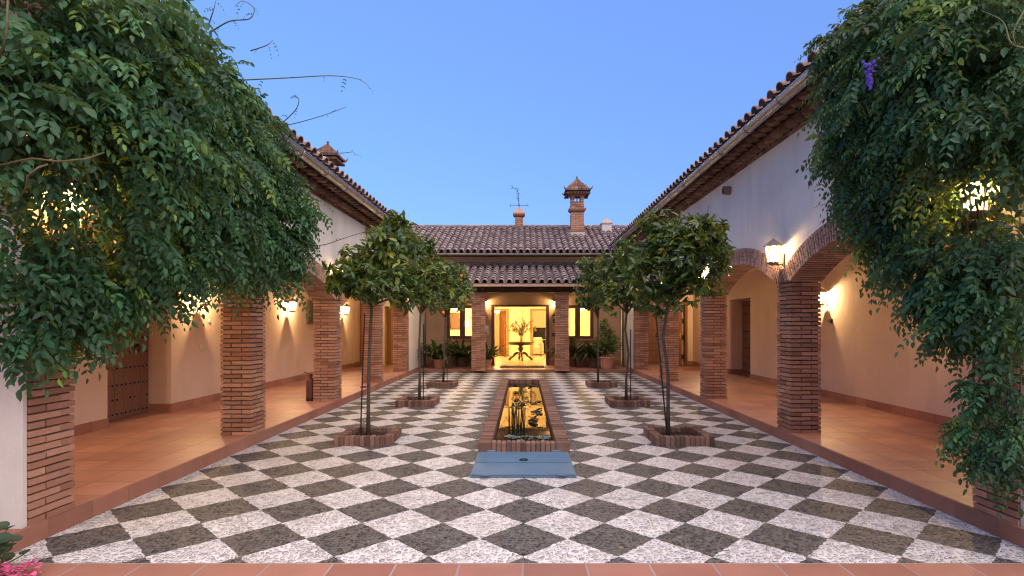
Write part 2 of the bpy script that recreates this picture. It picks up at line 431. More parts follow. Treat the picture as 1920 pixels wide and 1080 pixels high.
def arch_mesh(xf, xb, y0, y1):
    """brick ring between pillars; xf = face to the courtyard, xb = gallery face"""
    half = (y1-y0)/2; rise = RISE*min(1,half/1.53)
    Rr = (half*half+rise*rise)/(2*rise); cy = (y0+y1)/2; cz = SPRING+rise-Rr
    th = math.asin(half/Rr)
    n = int(2*th*(Rr+.12)/.055); b = MB()
    ex = .085/Rr*1.0
    sg = 1 if xb > xf else -1
    lim = (half+.19)
    def P2(r,a,x): return (x, cy+r*math.sin(a), cz+r*math.cos(a))
    def wedge(a0,a1,r0,r1,xa,xc):
        j = random.uniform(0,.006)
        b.hexa([P2(r0,a0,xa-sg*j),P2(r0,a1,xa-sg*j),P2(r0,a1,xc),P2(r0,a0,xc),P2(r1,a0,xa-sg*j),P2(r1,a1,xa-sg*j),P2(r1,a1,xc),P2(r1,a0,xc)])
    da = 2*th/n; extra = int(.19/(Rr*da))
    for i in range(-extra,n+extra):
        a0 = -th+da*(i+.17); a1 = -th+da*(i+.83); am = (a0+a1)/2
        r0, r1 = Rr, Rr+.26
        # beyond the springing the brick only exists above the pillar and up to its middle
        if i < 0 or i >= n:
            # clip by pillar middle
            smax = half+.185
            rmax = smax/abs(math.sin(am)); rmin = max(Rr, (SPRING+.02-cz)/math.cos(am))
            if rmax - rmin < .03: continue
            r0, r1 = rmin, min(Rr+.26, rmax)
        xa, xm1, xm2, xc = xf-sg*.022, xf+sg*.13, xf+sg*.27, xb+sg*.018
        g = .012*sg
        segs = ((xa,xm1-g),(xm1,xc)) if i%2 else ((xa,xm2-g),(xm2,xc))
        for s0,s1 in segs:
            if i%2 and r1-r0 > .2: wedge(a0,a1,r0,r0+.122,s0,s1); wedge(a0,a1,r0+.134,r1,s0,s1)
            elif r1-r0 > .2: wedge(a0,a1,r0,r0+.06,s0,s1); wedge(a0,a1,r0+.072,r0+.20,s0,s1); wedge(a0,a1,r0+.212,r1,s0,s1)
            else: wedge(a0,a1,r0,r1,s0,s1)
    core = MB()
    N = 40
    for i in range(N):
        a0 = -th*1.0+2*th*i/N; a1 = -th*1.0+2*th*(i+1)/N
        ra, rb = Rr+.018, Rr+.245
        e=sg*.012; core.hexa([P2(ra,a0,xf+e),P2(ra,a1,xf+e),P2(ra,a1,xb-e),P2(ra,a0,xb-e),P2(rb,a0,xf+e),P2(rb,a1,xf+e),P2(rb,a1,xb-e),P2(rb,a0,xb-e)])
    def lower(y):
        k = Rr+.2
        dy = y-cy
        return cz+math.sqrt(max(0,k*k-dy*dy)) if abs(dy) < k else 0
    return b, core, lower

def tiled(mb, o, u, v, width, length, pitch=.25, course=.33, r=.088):
    o, u, v = Vector(o), Vector(u).normalized(), Vector(v).normalized()
    n = u.cross(v)
    if n.z < 0: n = -n
    nc = int(width/pitch); nr = max(1,int(math.ceil(length/course)))
    for i in range(nc+1):
        for j in range(nr):
            v0 = j*course; v1 = min(v0+course+.06, length+.05)
            t = random.random()**1.0
            ju = random.uniform(-.008,.008); jz = random.uniform(-.005,.006); tw = random.uniform(-.008,.008)
            if i < nc:
                vs = []
                for (vv,rr,lift,du) in ((v0-(.05 if j==0 else random.uniform(-.01,.012)),r*1.06,.052+jz,ju),(v1,r*.84,.022+jz,ju+tw)):
                    for k in range(7):
                        a = math.pi*k/6
                        vs.append(o+u*((i+.5)*pitch+du-math.cos(a)*rr)+v*vv+n*(lift+math.sin(a)*rr*.86))
                low = []
                for k in range(7):
                    a = math.pi*k/6; rr = r*1.06-.017
                    low.append(o+u*((i+.5)*pitch+ju-math.cos(a)*rr)+v*(v0-.05 if j==0 else v0)+n*(.052+jz+math.sin(a)*rr*.86))
                if j: low = [vs[k]*.0+low[k] for k in range(7)]
                fs = [(k,k+1,k+8,k+7) for k in range(6)]
                fs += [(k,14+k,15+k,k+1) for k in range(6)]
                mb._add(vs+low, fs, t)
            # pan tile, shade between the covers put into its darker tint
            vs = []; t2 = random.random()
            for (vv,rr,lift) in ((v0-(.03 if j==0 else 0),r*.98,.044),(v1,r*1.1,.018)):
                for k in range(5):
                    a = math.pi*(k/4)
                    vs.append(o+u*(i*pitch-math.cos(a)*rr)+v*vv+n*(lift-math.sin(a)*rr*.5))
            mb._add(vs, [(k,k+1,k+6,k+5) for k in range(4)], t2*.25)

def studded_door(parent, origin, u, w, h, mat, n_planks=5, label=None):
    """door of vertical planks; u = direction across the face, faces n"""
    o, u = Vector(origin), Vector(u).normalized(); n = u.cross(Vector((0,0,1)))
    m = MB(); pw = w/n_planks
    for k in range(n_planks):
        a, b = o+u*(k*pw+.003), o+u*((k+1)*pw-.003)
        m.hexa([a-n*.05,b-n*.05,b,a,(a-n*.05)+Vector((0,0,h)),(b-n*.05)+Vector((0,0,h)),b+Vector((0,0,h)),a+Vector((0,0,h))])
    d = m.build('door', mat, parent)
    if label: d['label'] = label
    s = MB()
    for z in (.08,.30,.52,.78,1.02,1.25,1.5,1.75,2.0):
        if z > h-.05: continue
        dbl = 1
        for k in range(n_planks*2):
            c = o+u*((k+.5)*pw/2)+n*.004+Vector((0,0,z))
            if z in (.30,1.02,1.5) and k%4 not in (1,2): continue
            s.ball(c, .016, 6, 4)
    st = s.build('stud', M['iron'], d); st['kind'] = 'stuff'
    hm = MB(); c = o+u*(w*.78)+n*.0+Vector((0,0,1.12))
    pts = [c+n*.02+u*(.05*math.cos(q))+Vector((0,0,-.05+.06*math.sin(q))) for q in [2*math.pi*k/12 for k in range(13)]]
    hm.tube(pts,.009,6); hm.ball(c+n*.02,.026,8,5)
    hm.build('handle', M['iron'], d)
    return d

def spout(parent, c, nx):
    m = MB(); x,y,z = c
    pts = []
    for k in range(12):
        a = 2*math.pi*k/12
        pts.append((y+.075*math.cos(a), z+.075*math.sin(a)))
    vs = [(x+nx*.11,p[0],p[1]) for p in pts]+[(x-nx*.05,p[0],p[1]) for p in pts]+[(x+nx*.11,y+(p[0]-y)*.75,z+(p[1]-z)*.75) for p in pts]+[(x-nx*.04,y+(p[0]-y)*.75,z+(p[1]-z)*.75) for p in pts]
    fs = []
    for k in range(12):
        q = (k+1)%12
        fs += [(k,q,12+q,12+k),(k,24+k,24+q,q),(24+k,36+k,36+q,24+q)]
    m._add(vs,fs,.3); m.build('clay_spout', M['brick'], parent)

def wing(sgn, fronts, backX, niche, dz, spring, label):
    """one arcaded side wing; sgn -1 left, +1 right"""
    global SPRING
    SPRING = spring
    root = empty('arcade_wing', (sgn*4.5,4.06,0), label, 'building')
    fx = lambda a: sgn*a
    XF, XB = 3.60, 4.0
    PD = .40
    piers = [(4.06,4.46)] + [(f,f+PD) for f in fronts]
    for (a,b) in piers:
        bm, cm = pillar_mesh(.40, b-a, SPRING-.13, .13)
        for mm in (bm,cm):
            mm.v = [((sgn*XF+v[0]) if sgn>0 else (-XB+v[0]), a+v[1], v[2]) for v in mm.v]
        bo = bm.build('brick_pillar', M['brick'], root)
        cm.build('mortar_core', M['mortar'], bo)
    lowers = []
    for k in range(len(piers)-1):
        b, core, low = arch_mesh(fx(XF), fx(XB), piers[k][1], piers[k+1][0])
        ao = b.build('brick_arch', M['archbrick'], root); core.build('mortar_core', M['mortar'], ao)
        lowers.append((piers[k][1]-.2, piers[k+1][0]+.2, low))
    # plaster wall over the arches
    top = 4.22+dz; m = MB(); yend = 20.52; N = 320; ys = [4.06+(yend-4.06)*i/N for i in range(N+1)]
    last = piers[-1][1]
    def lo(y):
        if y > last+.0: return 0.0
        for a,b,l in lowers:
            if a <= y <= b: return max(SPRING, l(y))
        return SPRING+.001
    xa, xc = fx(XF+.008), fx(XB-.008)
    for i in range(N):
        y0, y1 = ys[i], ys[i+1]; ym = (y0+y1)/2
        if y1 > last and y0 < last: l0 = l1 = SPRING
        elif ym > last: l0 = l1 = 0.0
        else: l0, l1 = lo(y0+1e-4), lo(y1-1e-4)
        c = [(xa,y0,l0),(xa,y1,l1),(xc,y1,l1),(xc,y0,l0),(xa,y0,top),(xa,y1,top),(xc,y1,top),(xc,y0,top)]
        o = len(m.v); m.v += c
        for f in ((0,1,5,4),(2,3,7,6),(0,3,2,1),(4,5,6,7)): m.f.append(tuple(q+o for q in f)); m.t.append(.5)
    m.build('arcade_wall', M['plaster'], root)
    # gable end wall towards the viewer
    m = MB(); a, c = XF+.01, 9.0
    m.box(fx(3.612),4.02,.125,fx(XB),4.052,SPRING+.3)
    m.prism([(fx(XB),4.02,.125),(fx(c),4.02,.125),(fx(c),4.02,4.25),(fx(6.9),4.02,5.75),(fx(XB),4.02,4.55)], (0,.38,0))
    m.build('end_wall', M['plaster'], root)
    # gallery back wall with its door niches
    m = MB(); bx = fx(backX); bo_ = fx(backX+.36)
    segs = []; y = 4.4
    for (n0,n1,dw) in niche:
        segs.append((y,n0)); y = n1
    segs.append((y,20.1))
    for a,b in segs: m.box(bx,a,.13,fx(9),b,3.0)
    for (n0,n1,dw) in niche: m.box(bx,n0,2.32,fx(9),n1,3.0); m.box(fx(backX+.42),n0,.13,fx(9),n1,2.32)
    m.build('gallery_wall', M['gallery'], root)
    s = MB()
    for a,b in segs: s.box(fx(backX-.016),a+.0,.13,fx(backX-.001),b-.002,.27)
    for (n0,n1,dw) in niche: pass
    s.build('skirting', M['skirt'], root)
    s = MB()
    for (n0,n1,dw) in niche: s.box(fx(backX-.016),n1-.017,.13,fx(backX+.36),n1-.001,.27)
    if niche: s.build('skirting', M['skirtx'], root)
    for (n0,n1,dw) in niche:
        if sgn < 0: studded_door(root, (bx-.355,n0+.04,.14), (0,1,0), n1-n0-.08, 2.14, M['door'], 7)
        else: studded_door(root, (bx+.355,n1-.04,.14), (0,-1,0), n1-n0-.08, 2.14, M['door'], 7)
    m = MB(); m.box(fx(XB),4.4,3.0,fx(9),20.1,3.12); m.build('gallery_ceiling', M['gallery'], root)
    # roof
    ev, eh, sl = 3.18, 4.44+dz, .40
    rg = 6.9; L = math.hypot(rg-ev,(rg-ev)*sl)
    m = MB(); tiled(m, (fx(ev),3.9,eh), (0,1,0), (fx(1),0,sl), 20.0, L)
    rf = m.build('roof', M['tile'], root)
    m = MB(); th = .05; zr = eh+(rg-ev)*sl
    m.prism([(fx(ev+.03),3.9,eh-.035),(fx(rg),3.9,zr-.03),(fx(10),3.9,zr-(10-rg)*sl),(fx(10),3.9,zr-(10-rg)*sl-th*2),(fx(rg),3.9,zr-.1-th),(fx(ev+.03),3.9,eh-.075)], (0,20.0,0))
    m.build('roof_deck', M['slate'], rf)
    m = MB()
    for k in range(58): m.tube([(fx(rg),3.9+k*.345,zr+.07+.01),(fx(rg),3.9+k*.345+.38,zr+.055)],[.10,.085],9)
    m.build('ridge_tile', M['tile'], rf)['kind'] = 'stuff'
    # corbelled brick cornice, two rows of saw-tooth bricks
    m = MB(); y = 4.1
    while y < 19.6:
        m.cbox(fx(3.545),y,4.205+dz,.15,.15,.055,R(45)); y += .215
    y = 4.2
    while y < 19.6:
        m.cbox(fx(3.40),y,4.318+dz,.16,.16,.055,R(45)); y += .225
    def course(z0,z1,x):
        y = 4.07
        while y < 19.7:
            m.box(fx(x+random.uniform(0,.008)),y,z0,fx(3.9),y+.262,z1); y += .272
    course(4.263+dz,4.313+dz,3.50); course(4.376+dz,4.405+dz,3.34); course(4.15+dz,4.20+dz,3.592)
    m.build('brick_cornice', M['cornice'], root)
    m = MB(); m.box(fx(3.24),3.95,4.408+dz,fx(3.62),19.7,4.425+dz); m.build('eave_board', M['beam'], root)
    # gutter
    m = MB(); g = 3.17; seg = 10; yA, yB = 4.0, 19.62
    vs = []; fs = []
    for yy in (yA,yB):
        for k in range(seg+1):
            a = math.pi+math.pi*k/seg
            vs.append((fx(g+.075*math.cos(a)),yy,4.37+dz+.075*math.sin(a)))
        for k in range(seg+1):
            a = 2*math.pi-math.pi*k/seg
            vs.append((fx(g+.068*math.cos(a)),yy,4.37+dz+.068*math.sin(a)))
    q = 2*(seg+1)
    for k in range(q): fs.append((k,(k+1)%q,(k+1)%q+q,k+q))
    m._add(vs,fs,.5)
    m.tube([(fx(g-.075),yA,4.372+dz),(fx(g-.075),yB,4.372+dz)],.011,6)
    gt = m.build('gutter', M['zinc'], root, smooth=False)
    m = MB(); y = 4.8
    while y < 19.5:
        pts = [(fx(g+.081*math.cos(math.pi+math.pi*k/8)),y,4.37+dz+.081*math.sin(math.pi+math.pi*k/8)) for k in range(9)]
        m.tube(pts,.009,6); m.tube([(fx(g-.06),y,4.38+dz),(fx(g+.1),y,4.44+dz)],.008,5); y += 1.02
    m.build('gutter_strap', M['zinc'], gt)['kind'] = 'stuff'
    m = MB()
    m.tube([(fx(3.17),19.5,4.31+dz),(fx(3.17),19.52,4.2+dz),(fx(3.3),19.6,4.05+dz),(fx(3.50),19.75,3.98),(fx(3.52),19.78,3.8),(fx(3.52),19.78,.1)],.042,8)
    m.build('downpipe', M['zinc'], gt, smooth=True)
    return root, rf

L_FR = [7.36,10.60,13.88,17.05]; R_FR = [7.51,10.97,14.40,17.90]
LW, LROOF = wing(-1, L_FR, 5.90, [(7.9,9.33,1.3)], -.32, 2.06, 'left arcaded wing of white plaster with brick pillars, half hidden by climbing vine')
RW, RROOF = wing(1, R_FR, 6.10, [(15.0,16.5,1.3)], 0.0, 2.17, 'right arcaded wing of white plaster with round arches and a lantern above its near pillar')
spout(LW, (-3.6,12.75,3.73), 1); spout(RW, (3.6,9.75,3.94), -1)
# gallery end walls with their doors
m = MB()
m.box(-9,20.1,.13,-5.95,20.45,3.0); m.box(-5.28,20.1,.13,-5.02,20.45,3.0); m.box(-4.15,20.1,.13,-3.6,20.45,3.0)
m.box(-5.95,20.1,2.35,-5.28,20.45,3.0); m.box(-5.02,20.1,2.25,-4.15,20.45,3.0)
m.build('gallery_end_wall', M['gallery'], LW)
studded_door(LW, (-5.95,20.16,.14), (1,0,0), .67, 2.21, M['reddoor'], 4)
m = MB(); m.box(-6.0,20.07,.13,-5.95,20.2,2.38); m.box(-5.28,20.07,.13,-5.22,20.2,2.38); m.box(-5.95,20.07,2.33,-5.28,20.2,2.38)
m.build('door_frame', M['wood'], LW)
def panel_door(parent, o, u, w, h, mat, handle=True):
    o, u = Vector(o), Vector(u).normalized(); n = u.cross(Vector((0,0,1))); Z = Vector((0,0,1)); m = MB()
    def bx(a,b,z0,z1,d0,d1):
        m.hexa([o+u*a+n*d0+Z*z0,o+u*b+n*d0+Z*z0,o+u*b+n*d1+Z*z0,o+u*a+n*d1+Z*z0,o+u*a+n*d0+Z*z1,o+u*b+n*d0+Z*z1,o+u*b+n*d1+Z*z1,o+u*a+n*d1+Z*z1])
    bx(0,.1,0,h,-.04,0); bx(w-.1,w,0,h,-.04,0)
    for z0,z1 in ((0,.2),(.82,.95),(h-.13,h)): bx(.1,w-.1,z0,z1,-.04,0)
    bx(.1,w-.1,.2,.82,-.032,-.012); bx(.1,w-.1,.95,h-.13,-.032,-.012)
    bx(.15,w-.15,.27,.75,-.012,-.004); bx(.15,w-.15,1.02,h-.2,-.012,-.004)
    d = m.build('door', mat, parent)
    k = MB(); c = o+u*(w-.06)+Z*1.05; k.tube([c,c+n*.05,c+n*.055-u*.11],.010,6); k.bar(c+n*.004-Z*.1,c+n*.004+Z*.1,.035,.008)
    k.build('handle', M['stainless'], d); return d
panel_door(LW, (-5.02,20.42,.14), (.95,.32,0), .52, 2.1, M['paledoor'])
# little bar room seen through the open door
m = MB()
m.box(-6.5,23.4,.10,-3.72,23.6,3.0); m.box(-6.6,20.46,.10,-6.5,23.6,3.0); m.box(-3.72,20.53,.10,-3.62,23.6,3.0); m.box(-6.5,20.46,2.8,-3.72,23.4,2.9)
m.build('bar_room_wall', simple('green_lit_wall',(.34,.55,.30),.9,0,.1,.08), LW)  # green light of the room put into the wall colour
m = MB(); m.box(-6.5,20.46,-.1,-3.72,23.4,.125); m.build('bar_room_floor', M['lobbyfloor'], LW)
m = MB()
m.box(4.38,20.1,2.3,4.95,20.45,3.0); m.box(3.6,20.1,.13,4.38,20.45,3.0); m.box(4.95,20.1,.13,5.42,20.45,3.0); m.box(5.42,20.1,2.36,5.9,20.45,3.0); m.box(5.9,20.1,.13,9,20.45,3.0)
m.build('gallery_end_wall', M['gallery'], RW)
studded_door(RW, (4.38,20.16,.14), (1,0,0), .57, 2.16, M['door'], 4)
m = MB(); m.box(5.40,20.07,.13,5.46,20.2,2.40); m.box(5.82,20.07,.13,5.9,20.2,2.40); m.box(5.46,20.07,2.33,5.82,20.2,2.40)
m.build('door_frame', M['reddoor'], RW)
panel_door(RW, (5.46,20.17,.14), (1,.0,0), .26, 2.17, M['reddoor'])
m = MB(); m.box(5.42,20.3,.14,5.9,20.34,2.36); m.build('gap_backing', M['gallery'], RW)  # added sheet shuts out sky behind the gap, standing for a glazed strip
for zz in (.35,1.05,1.65,2.1):
    m = MB(); m.box(5.735,20.2,zz,5.80,20.24,zz+.16); m.build('hinge', M['iron'], RW)
m = MB(); m.box(5.915,20.083,.13,6.09,20.098,.27); m.build('skirting', M['skirtx'], RW)
m = MB(); m.box(-5.90,20.083,.13,-6.02,20.098,.27); m.build('skirting', M['skirtx'], LW)
# small dark window in the left gallery
m = MB(); m.box(-5.895,15.2,1.66,-5.86,15.95,2.2); wf = m.build('window', M['darkglass'], LW)
m = MB()
for a,b,c,d in ((15.14,1.6,15.2,2.26),(15.95,1.6,16.01,2.26),(15.2,1.6,15.95,1.66),(15.2,2.2,15.95,2.26),(15.55,1.66,15.6,2.2)): m.box(-5.898,a,b,-5.845,c,d)
m.build('frame', M['wood'], wf)

# ------------------------------------------------------------------ main house at the back
FL = .085
MH = empty('main_house', (-.13,20.5,0), 'low house across the far end with tiled roof, brick portico and lit open doorway', 'building')
DX0, DX1 = -1.19, .93
WIN = ((-2.83,-1.68),(1.41,2.56))
m = MB(); y0,y1,top = 20.5,20.84,4.15
cuts = [(-3.6,WIN[0][0]),(WIN[0][1],DX0),(DX1,WIN[1][0]),(WIN[1][1],3.6)]
for a,b in cuts: m.box(a,y0,FL,b,y1,top)
m.box(DX0,y0,2.32,DX1,y1,top)
for a,b in WIN: m.box(a,y0,FL,b,y1,1.06); m.box(a,y0,2.30,b,y1,top)
m.build('wall', M['ochre'], MH)
for a,b in ((-3.55,DX0-.0),(DX1,3.55)):
    m = MB(); m.box(a,20.484,FL,b,20.498,.28); m.build('skirting', M['skirtx'], MH)
m = MB(); m.box(DX0,20.44,FL,DX0+.11,20.83,2.25); m.box(DX1-.11,20.44,FL,DX1,20.83,2.25); m.box(DX0,20.44,2.25,DX1,20.83,2.318)
m.build('door_frame', M['wood'], MH)
def window(a,b):
    f = MB(); z0,z1 = 1.06,2.30; w = .075
    f.box(a,20.46,z0,a+w,20.6,z1); f.box(b-w,20.46,z0,b,20.6,z1); f.box(a+w,20.46,z1-w,b-w,20.6,z1); f.box(a+w,20.46,z0,b-w,20.6,z0+w)
    mid=(a+b)/2; f.box(mid-.055,20.465,z0+w,mid+.055,20.6,z1-w)
    for q0,q1 in ((a+w,mid-.055),(mid+.055,b-w)):
        f.box(q0,20.49,z0+w,q0+.04,20.57,z1-w); f.box(q1-.04,20.49,z0+w,q1,20.57,z1-w); f.box(q0+.04,20.49,z1-w-.04,q1-.04,20.57,z1-w); f.box(q0+.04,20.49,z0+w,q1-.04,20.57,z0+w+.04)
    wo = f.build('window', M['wood'], MH)
    g = MB(); g.box(a+w+.04,20.53,z0+w+.04,b-w-.04,20.536,z1-w-.04); g.build('pane', M['glass'], wo)
    s = MB(); s.box(a-.05,20.38,z0-.05,b+.05,20.497,z0-.004); s.build('sill', M['brick'], wo)
for a,b in WIN: window(a,b)
# portico
PX = ((-1.70,-1.27),(1.04,1.47))
for a,b in PX:
    bm, cm = pillar_mesh(b-a,.42,2.50,FL)
    bm.box(-.03,-.03,FL+2.505,b-a+.03,.45,FL+2.555); cm.box(.01,.01,FL+2.5,b-a-.01,.41,FL+2.51)
    for mm in (bm,cm): mm.v = [(a+v[0],18.12+v[1],v[2]) for v in mm.v]
    bo = bm.build('brick_pillar', M['brick'], MH); cm.build('mortar_core', M['mortar'], bo)
PL, PR = -2.65, 2.45
m = MB(); m.box(PL,18.16,2.645,PR,18.5,2.82); m.build('beam', M['beam'], MH)
x = PL+.1
for k in range(9):
    m = MB(); xx = PL+.12+k*(PR-PL-.24)/8
    m.hexa([(xx-.05,17.72,2.70),(xx+.05,17.72,2.70),(xx+.05,20.49,3.52),(xx-.05,20.49,3.52),(xx-.05,17.72,2.82),(xx+.05,17.72,2.82),(xx+.05,20.49,3.64),(xx-.05,20.49,3.64)])
    m.build('rafter', M['beam'], MH)
m = MB(); m.hexa([(PL,17.60,2.825),(PR,17.60,2.825),(PR,20.49,3.67),(PL,20.49,3.67),(PL,17.60,2.865),(PR,17.60,2.865),(PR,20.49,3.71),(PL,20.49,3.71)])
pd = m.build('portico_roof', M['beam'], MH)
m = MB(); tiled(m,(PL,17.56,2.90),(1,0,0),(0,1,.29),PR-PL,3.02,.258,.34,.092); m.build('roof_tiles', M['tile'], pd)
m = MB(); m.box(PL,17.57,2.795,PR,17.60,2.885); m.build('fascia', simple('beige_fascia',(.50,.34,.24),.8), pd)
m = MB(); xx = PL-.05
while xx < PR: m.box(xx,20.36+random.uniform(-.03,.03),3.73,xx+.37,20.498,3.90+random.uniform(-.015,.02)); xx += .385
m.build('mortar_flashing', M['flash'], pd)
# portico ceiling boards lit from below already given by the deck; upper cornice
m = MB(); m.box(-3.58,20.30,3.86,3.58,20.499,4.06); m.build('cornice', simple('beige_cornice',(.52,.37,.27),.85,0,.2,.2,3), MH)
m = MB(); m.box(-3.55,20.12,4.063,3.55,20.5,4.11); m.build('eave_board', M['beam'], MH)
# main roof
EV, EHH, SL, RGY = 19.72, 4.14, .40, 23.5
m = MB(); LEN = math.hypot(RGY-EV,(RGY-EV)*SL)
tiled(m,(-7.5,EV,EHH),(1,0,0),(0,1,SL),15.0,LEN,.235,.33,.096)
ro = m.build('roof', M['tile'], MH)
ZR = EHH+(RGY-EV)*SL
m = MB(); m.prism([(-7.5,EV+.03,EHH-.03),(-7.5,RGY,ZR-.03),(-7.5,31,ZR-(31-RGY)*SL*.55),(-7.5,31,ZR-(31-RGY)*SL*.55-.1),(-7.5,RGY,ZR-.12),(-7.5,EV+.03,EHH-.075)],(15,0,0))
m.build('roof_deck', M['slate'], ro)
m = MB(); xx=-7.5
while xx < 7.4: m.tube([(xx,RGY,ZR+.055),(xx+.40,RGY,ZR+.045)],[.085,.10],9); xx += .37
m.build('ridge_tile', M['tile'], ro)['kind']='stuff'
m = MB(); seg=10; vs=[]; fs=[]
for xx in (-3.1,3.1):
    for k in range(seg+1):
        a=math.pi+math.pi*k/seg; vs.append((xx,EV-.06+.07*math.cos(a),4.10+.07*math.sin(a)))
    for k in range(seg+1):
        a=2*math.pi-math.pi*k/seg; vs.append((xx,EV-.06+.063*math.cos(a),4.10+.063*math.sin(a)))
q=2*(seg+1)
for k in range(q): fs.append((k,(k+1)%q,(k+1)%q+q,k+q))
m._add(vs,fs,.5); gt=m.build('gutter', M['zinc'], MH)
for xx in (-2.6,-1.3,0,1.3,2.6):
    m = MB(); m.tube([(xx,EV-.06+.076*math.cos(math.pi+math.pi*k/8),4.10+.076*math.sin(math.pi+math.pi*k/8)) for k in range(9)],.012,6); m.build('gutter_strap', M['zinc'], gt)
# chimneys
def brick_shaft(b, cx, cy, z0, z1, w, h=.075):
    n = max(1,int((z1-z0)/h))
    for i in range(n):
        za = z0+i*h
        j = lambda: random.uniform(0,.006)
        hw = w/2
        cut = .08 if i%2 else -.08
        for s in (-1,1):
            b.box(cx-hw-j(),cy+s*hw-s*.10,za,cx+cut-.006,cy+s*hw+s*j(),za+h*.82)
            b.box(cx+cut+.006,cy+s*hw-s*.10,za,cx+hw+j(),cy+s*hw+s*j(),za+h*.82)
            b.box(cx+s*hw-s*.10,cy-hw+.1,za,cx+s*hw+s*j(),cy+hw-.1,za+h*.82)
def tiled_cap(parent, cx, cy, z0, z1, hw):
    t = MB(); N = 6
    for q in range(4):
        ca, sa = [(1,0),(0,1),(-1,0),(0,-1)][q]
        for c in range(N):
            for r in range(5):
                f0, f1 = r/5, (r+1)/5+.03
                def pt(u,f):
                    w = hw*(1-f)**1.35*(1.0); z = z0+(z1-z0)*(f**.85)
                    lx, ly = u*w, -w
                    return Vector((cx+lx*ca-ly*sa, cy+lx*sa+ly*ca, z))
                u0, u1 = -1+2*c/N, -1+2*(c+1)/N; um=(u0+u1)/2
                a,b2,d,e = pt(u0,f0),pt(u1,f0),pt(u1,min(1,f1)),pt(u0,min(1,f1)); h=.055*(1-f0)+.015
                ma, md = pt(um,f0)+Vector((0,0,h)), pt(um,min(1,f1))+Vector((0,0,h*.55))
                qa, qb = pt((u0*.75+um*.25),f0)+Vector((0,0,h*.75)), pt((u1*.75+um*.25),f0)+Vector((0,0,h*.75))
                qd, qe = pt((u1*.75+um*.25),min(1,f1))+Vector((0,0,h*.4)), pt((u0*.75+um*.25),min(1,f1))+Vector((0,0,h*.4))
                t._add([a,qa,ma,qb,b2,e,qe,md,qd,d],[(0,1,6,5),(1,2,7,6),(2,3,8,7),(3,4,9,8),(0,4,3,2,1)])
    t.box(cx-hw*.86,cy-hw*.86,z0-.06,cx+hw*.86,cy+hw*.86,z0-.012,.1)
    for q in range(4):
        sx, sy = [(1,1),(1,-1),(-1,1),(-1,-1)][q]
        t.tube([(cx+sx*hw*.92,cy+sy*hw*.92,z0+.01),(cx+sx*hw*1.05,cy+sy*hw*1.05,z0+.06),(cx+sx*hw*1.14,cy+sy*hw*1.14,z0+.14)],[.035,.028,.01],6)
    n = 9
    for k in range(n):
        o = -hw*.9+2*hw*.9*k/(n-1)
        for s in (-1,1): t.cbox(cx+o,cy+s*hw*.84,z0-.13,.07,.09,.06,0,.1); t.cbox(cx+s*hw*.84,cy+o,z0-.13,.09,.07,.06,0,.1)
    t.ball((cx,cy,z1+.01),.04,8,5)
    return t.build('tiled_cap', brickmat('cap_tile',(.13,.07,.055),(.24,.135,.10)), parent)
def open_chimney(parent, cx, cy, zb, zc, ze, zt, w, hw):
    b = MB(); brick_shaft(b,cx,cy,zb,zc,w)
    b.box(cx-w/2-.05,cy-w/2-.05,zc,cx+w/2+.05,cy+w/2+.05,zc+.05,.6); b.box(cx-w/2-.09,cy-w/2-.09,zc+.055,cx+w/2+.09,cy+w/2+.09,zc+.10,.4)
    zo = zc+.36
    brick_shaft(b,cx,cy,zc+.105,zo,w)
    ps = .13
    n = int((ze-.12-zo)/.075)
    for i in range(n):
        for sx in (-1,1):
            for sy in (-1,1):
                b.box(cx+sx*w/2,cy+sy*w/2,zo+i*.075,cx+sx*(w/2-ps),cy+sy*(w/2-ps),zo+i*.075+.062)
    zz = zo+n*.075
    b.box(cx-w/2,cy-w/2,zz,cx+w/2,cy+w/2,zz+.06); b.box(cx-w/2-.1,cy-w/2-.1,zz+.065,cx+w/2+.1,cy+w/2+.1,ze-.07,.1)
    ch = b.build('chimney', M['brick'], parent)
    c = MB(); c.box(cx-w/2+.014,cy-w/2+.014,zb,cx+w/2-.014,cy+w/2-.014,zo); 
    for sx in (-1,1):
        for sy in (-1,1): c.box(cx+sx*(w/2-.012),cy+sy*(w/2-.012),zo,cx+sx*(w/2-ps+.012),cy+sy*(w/2-ps+.012),zz)
    c.box(cx-.02,cy-.02,zo,cx+.02,cy+.02,zz)
    c.build('chimney_core', M['mortar'], parent)
    tiled_cap(parent,cx,cy,ze,zt,hw)
# chimneys are their own stacks standing on the roofs
CH1 = empty('chimney', (2.14,22.4,5.1), 'tall brick chimney with tiled pagoda cap standing on the back roof', 'chimney')
open_chimney(CH1,2.14,22.4,5.0,6.12,6.88,7.50,.50,.50)
m = MB(); m.hexa([(1.78,21.95,4.95),(2.5,21.95,4.95),(2.5,22.85,5.3),(1.78,22.85,5.3),(1.86,22.05,5.22),(2.42,22.05,5.22),(2.42,22.75,5.48),(1.86,22.75,5.48)]); m.build('mortar_base', M['flash'], CH1)
CH0 = empty('chimney', (-6.15,17.5,5.5), 'brick chimney with tiled cap rising behind the left wing gutter', 'chimney')
open_chimney(CH0,-6.15,17.5,5.3,6.0,6.80,7.30,.42,.42)
CH2 = empty('chimney', (-.2,23.55,5.6), 'short square brick chimney under the weather vane', 'chimney')
b = MB(); brick_shaft(b,-.2,23.55,5.5,6.16,.33); b.box(-.43,23.32,6.16,.03,23.78,6.20,.2); b.box(-.45,23.30,6.205,.05,23.80,6.26,.5)
b.build('shaft', M['brick'], CH2)
m = MB(); m.box(-.2-.15,23.4,5.4,-.2+.15,23.7,6.16); m.build('mortar_core', M['mortar'], CH2)
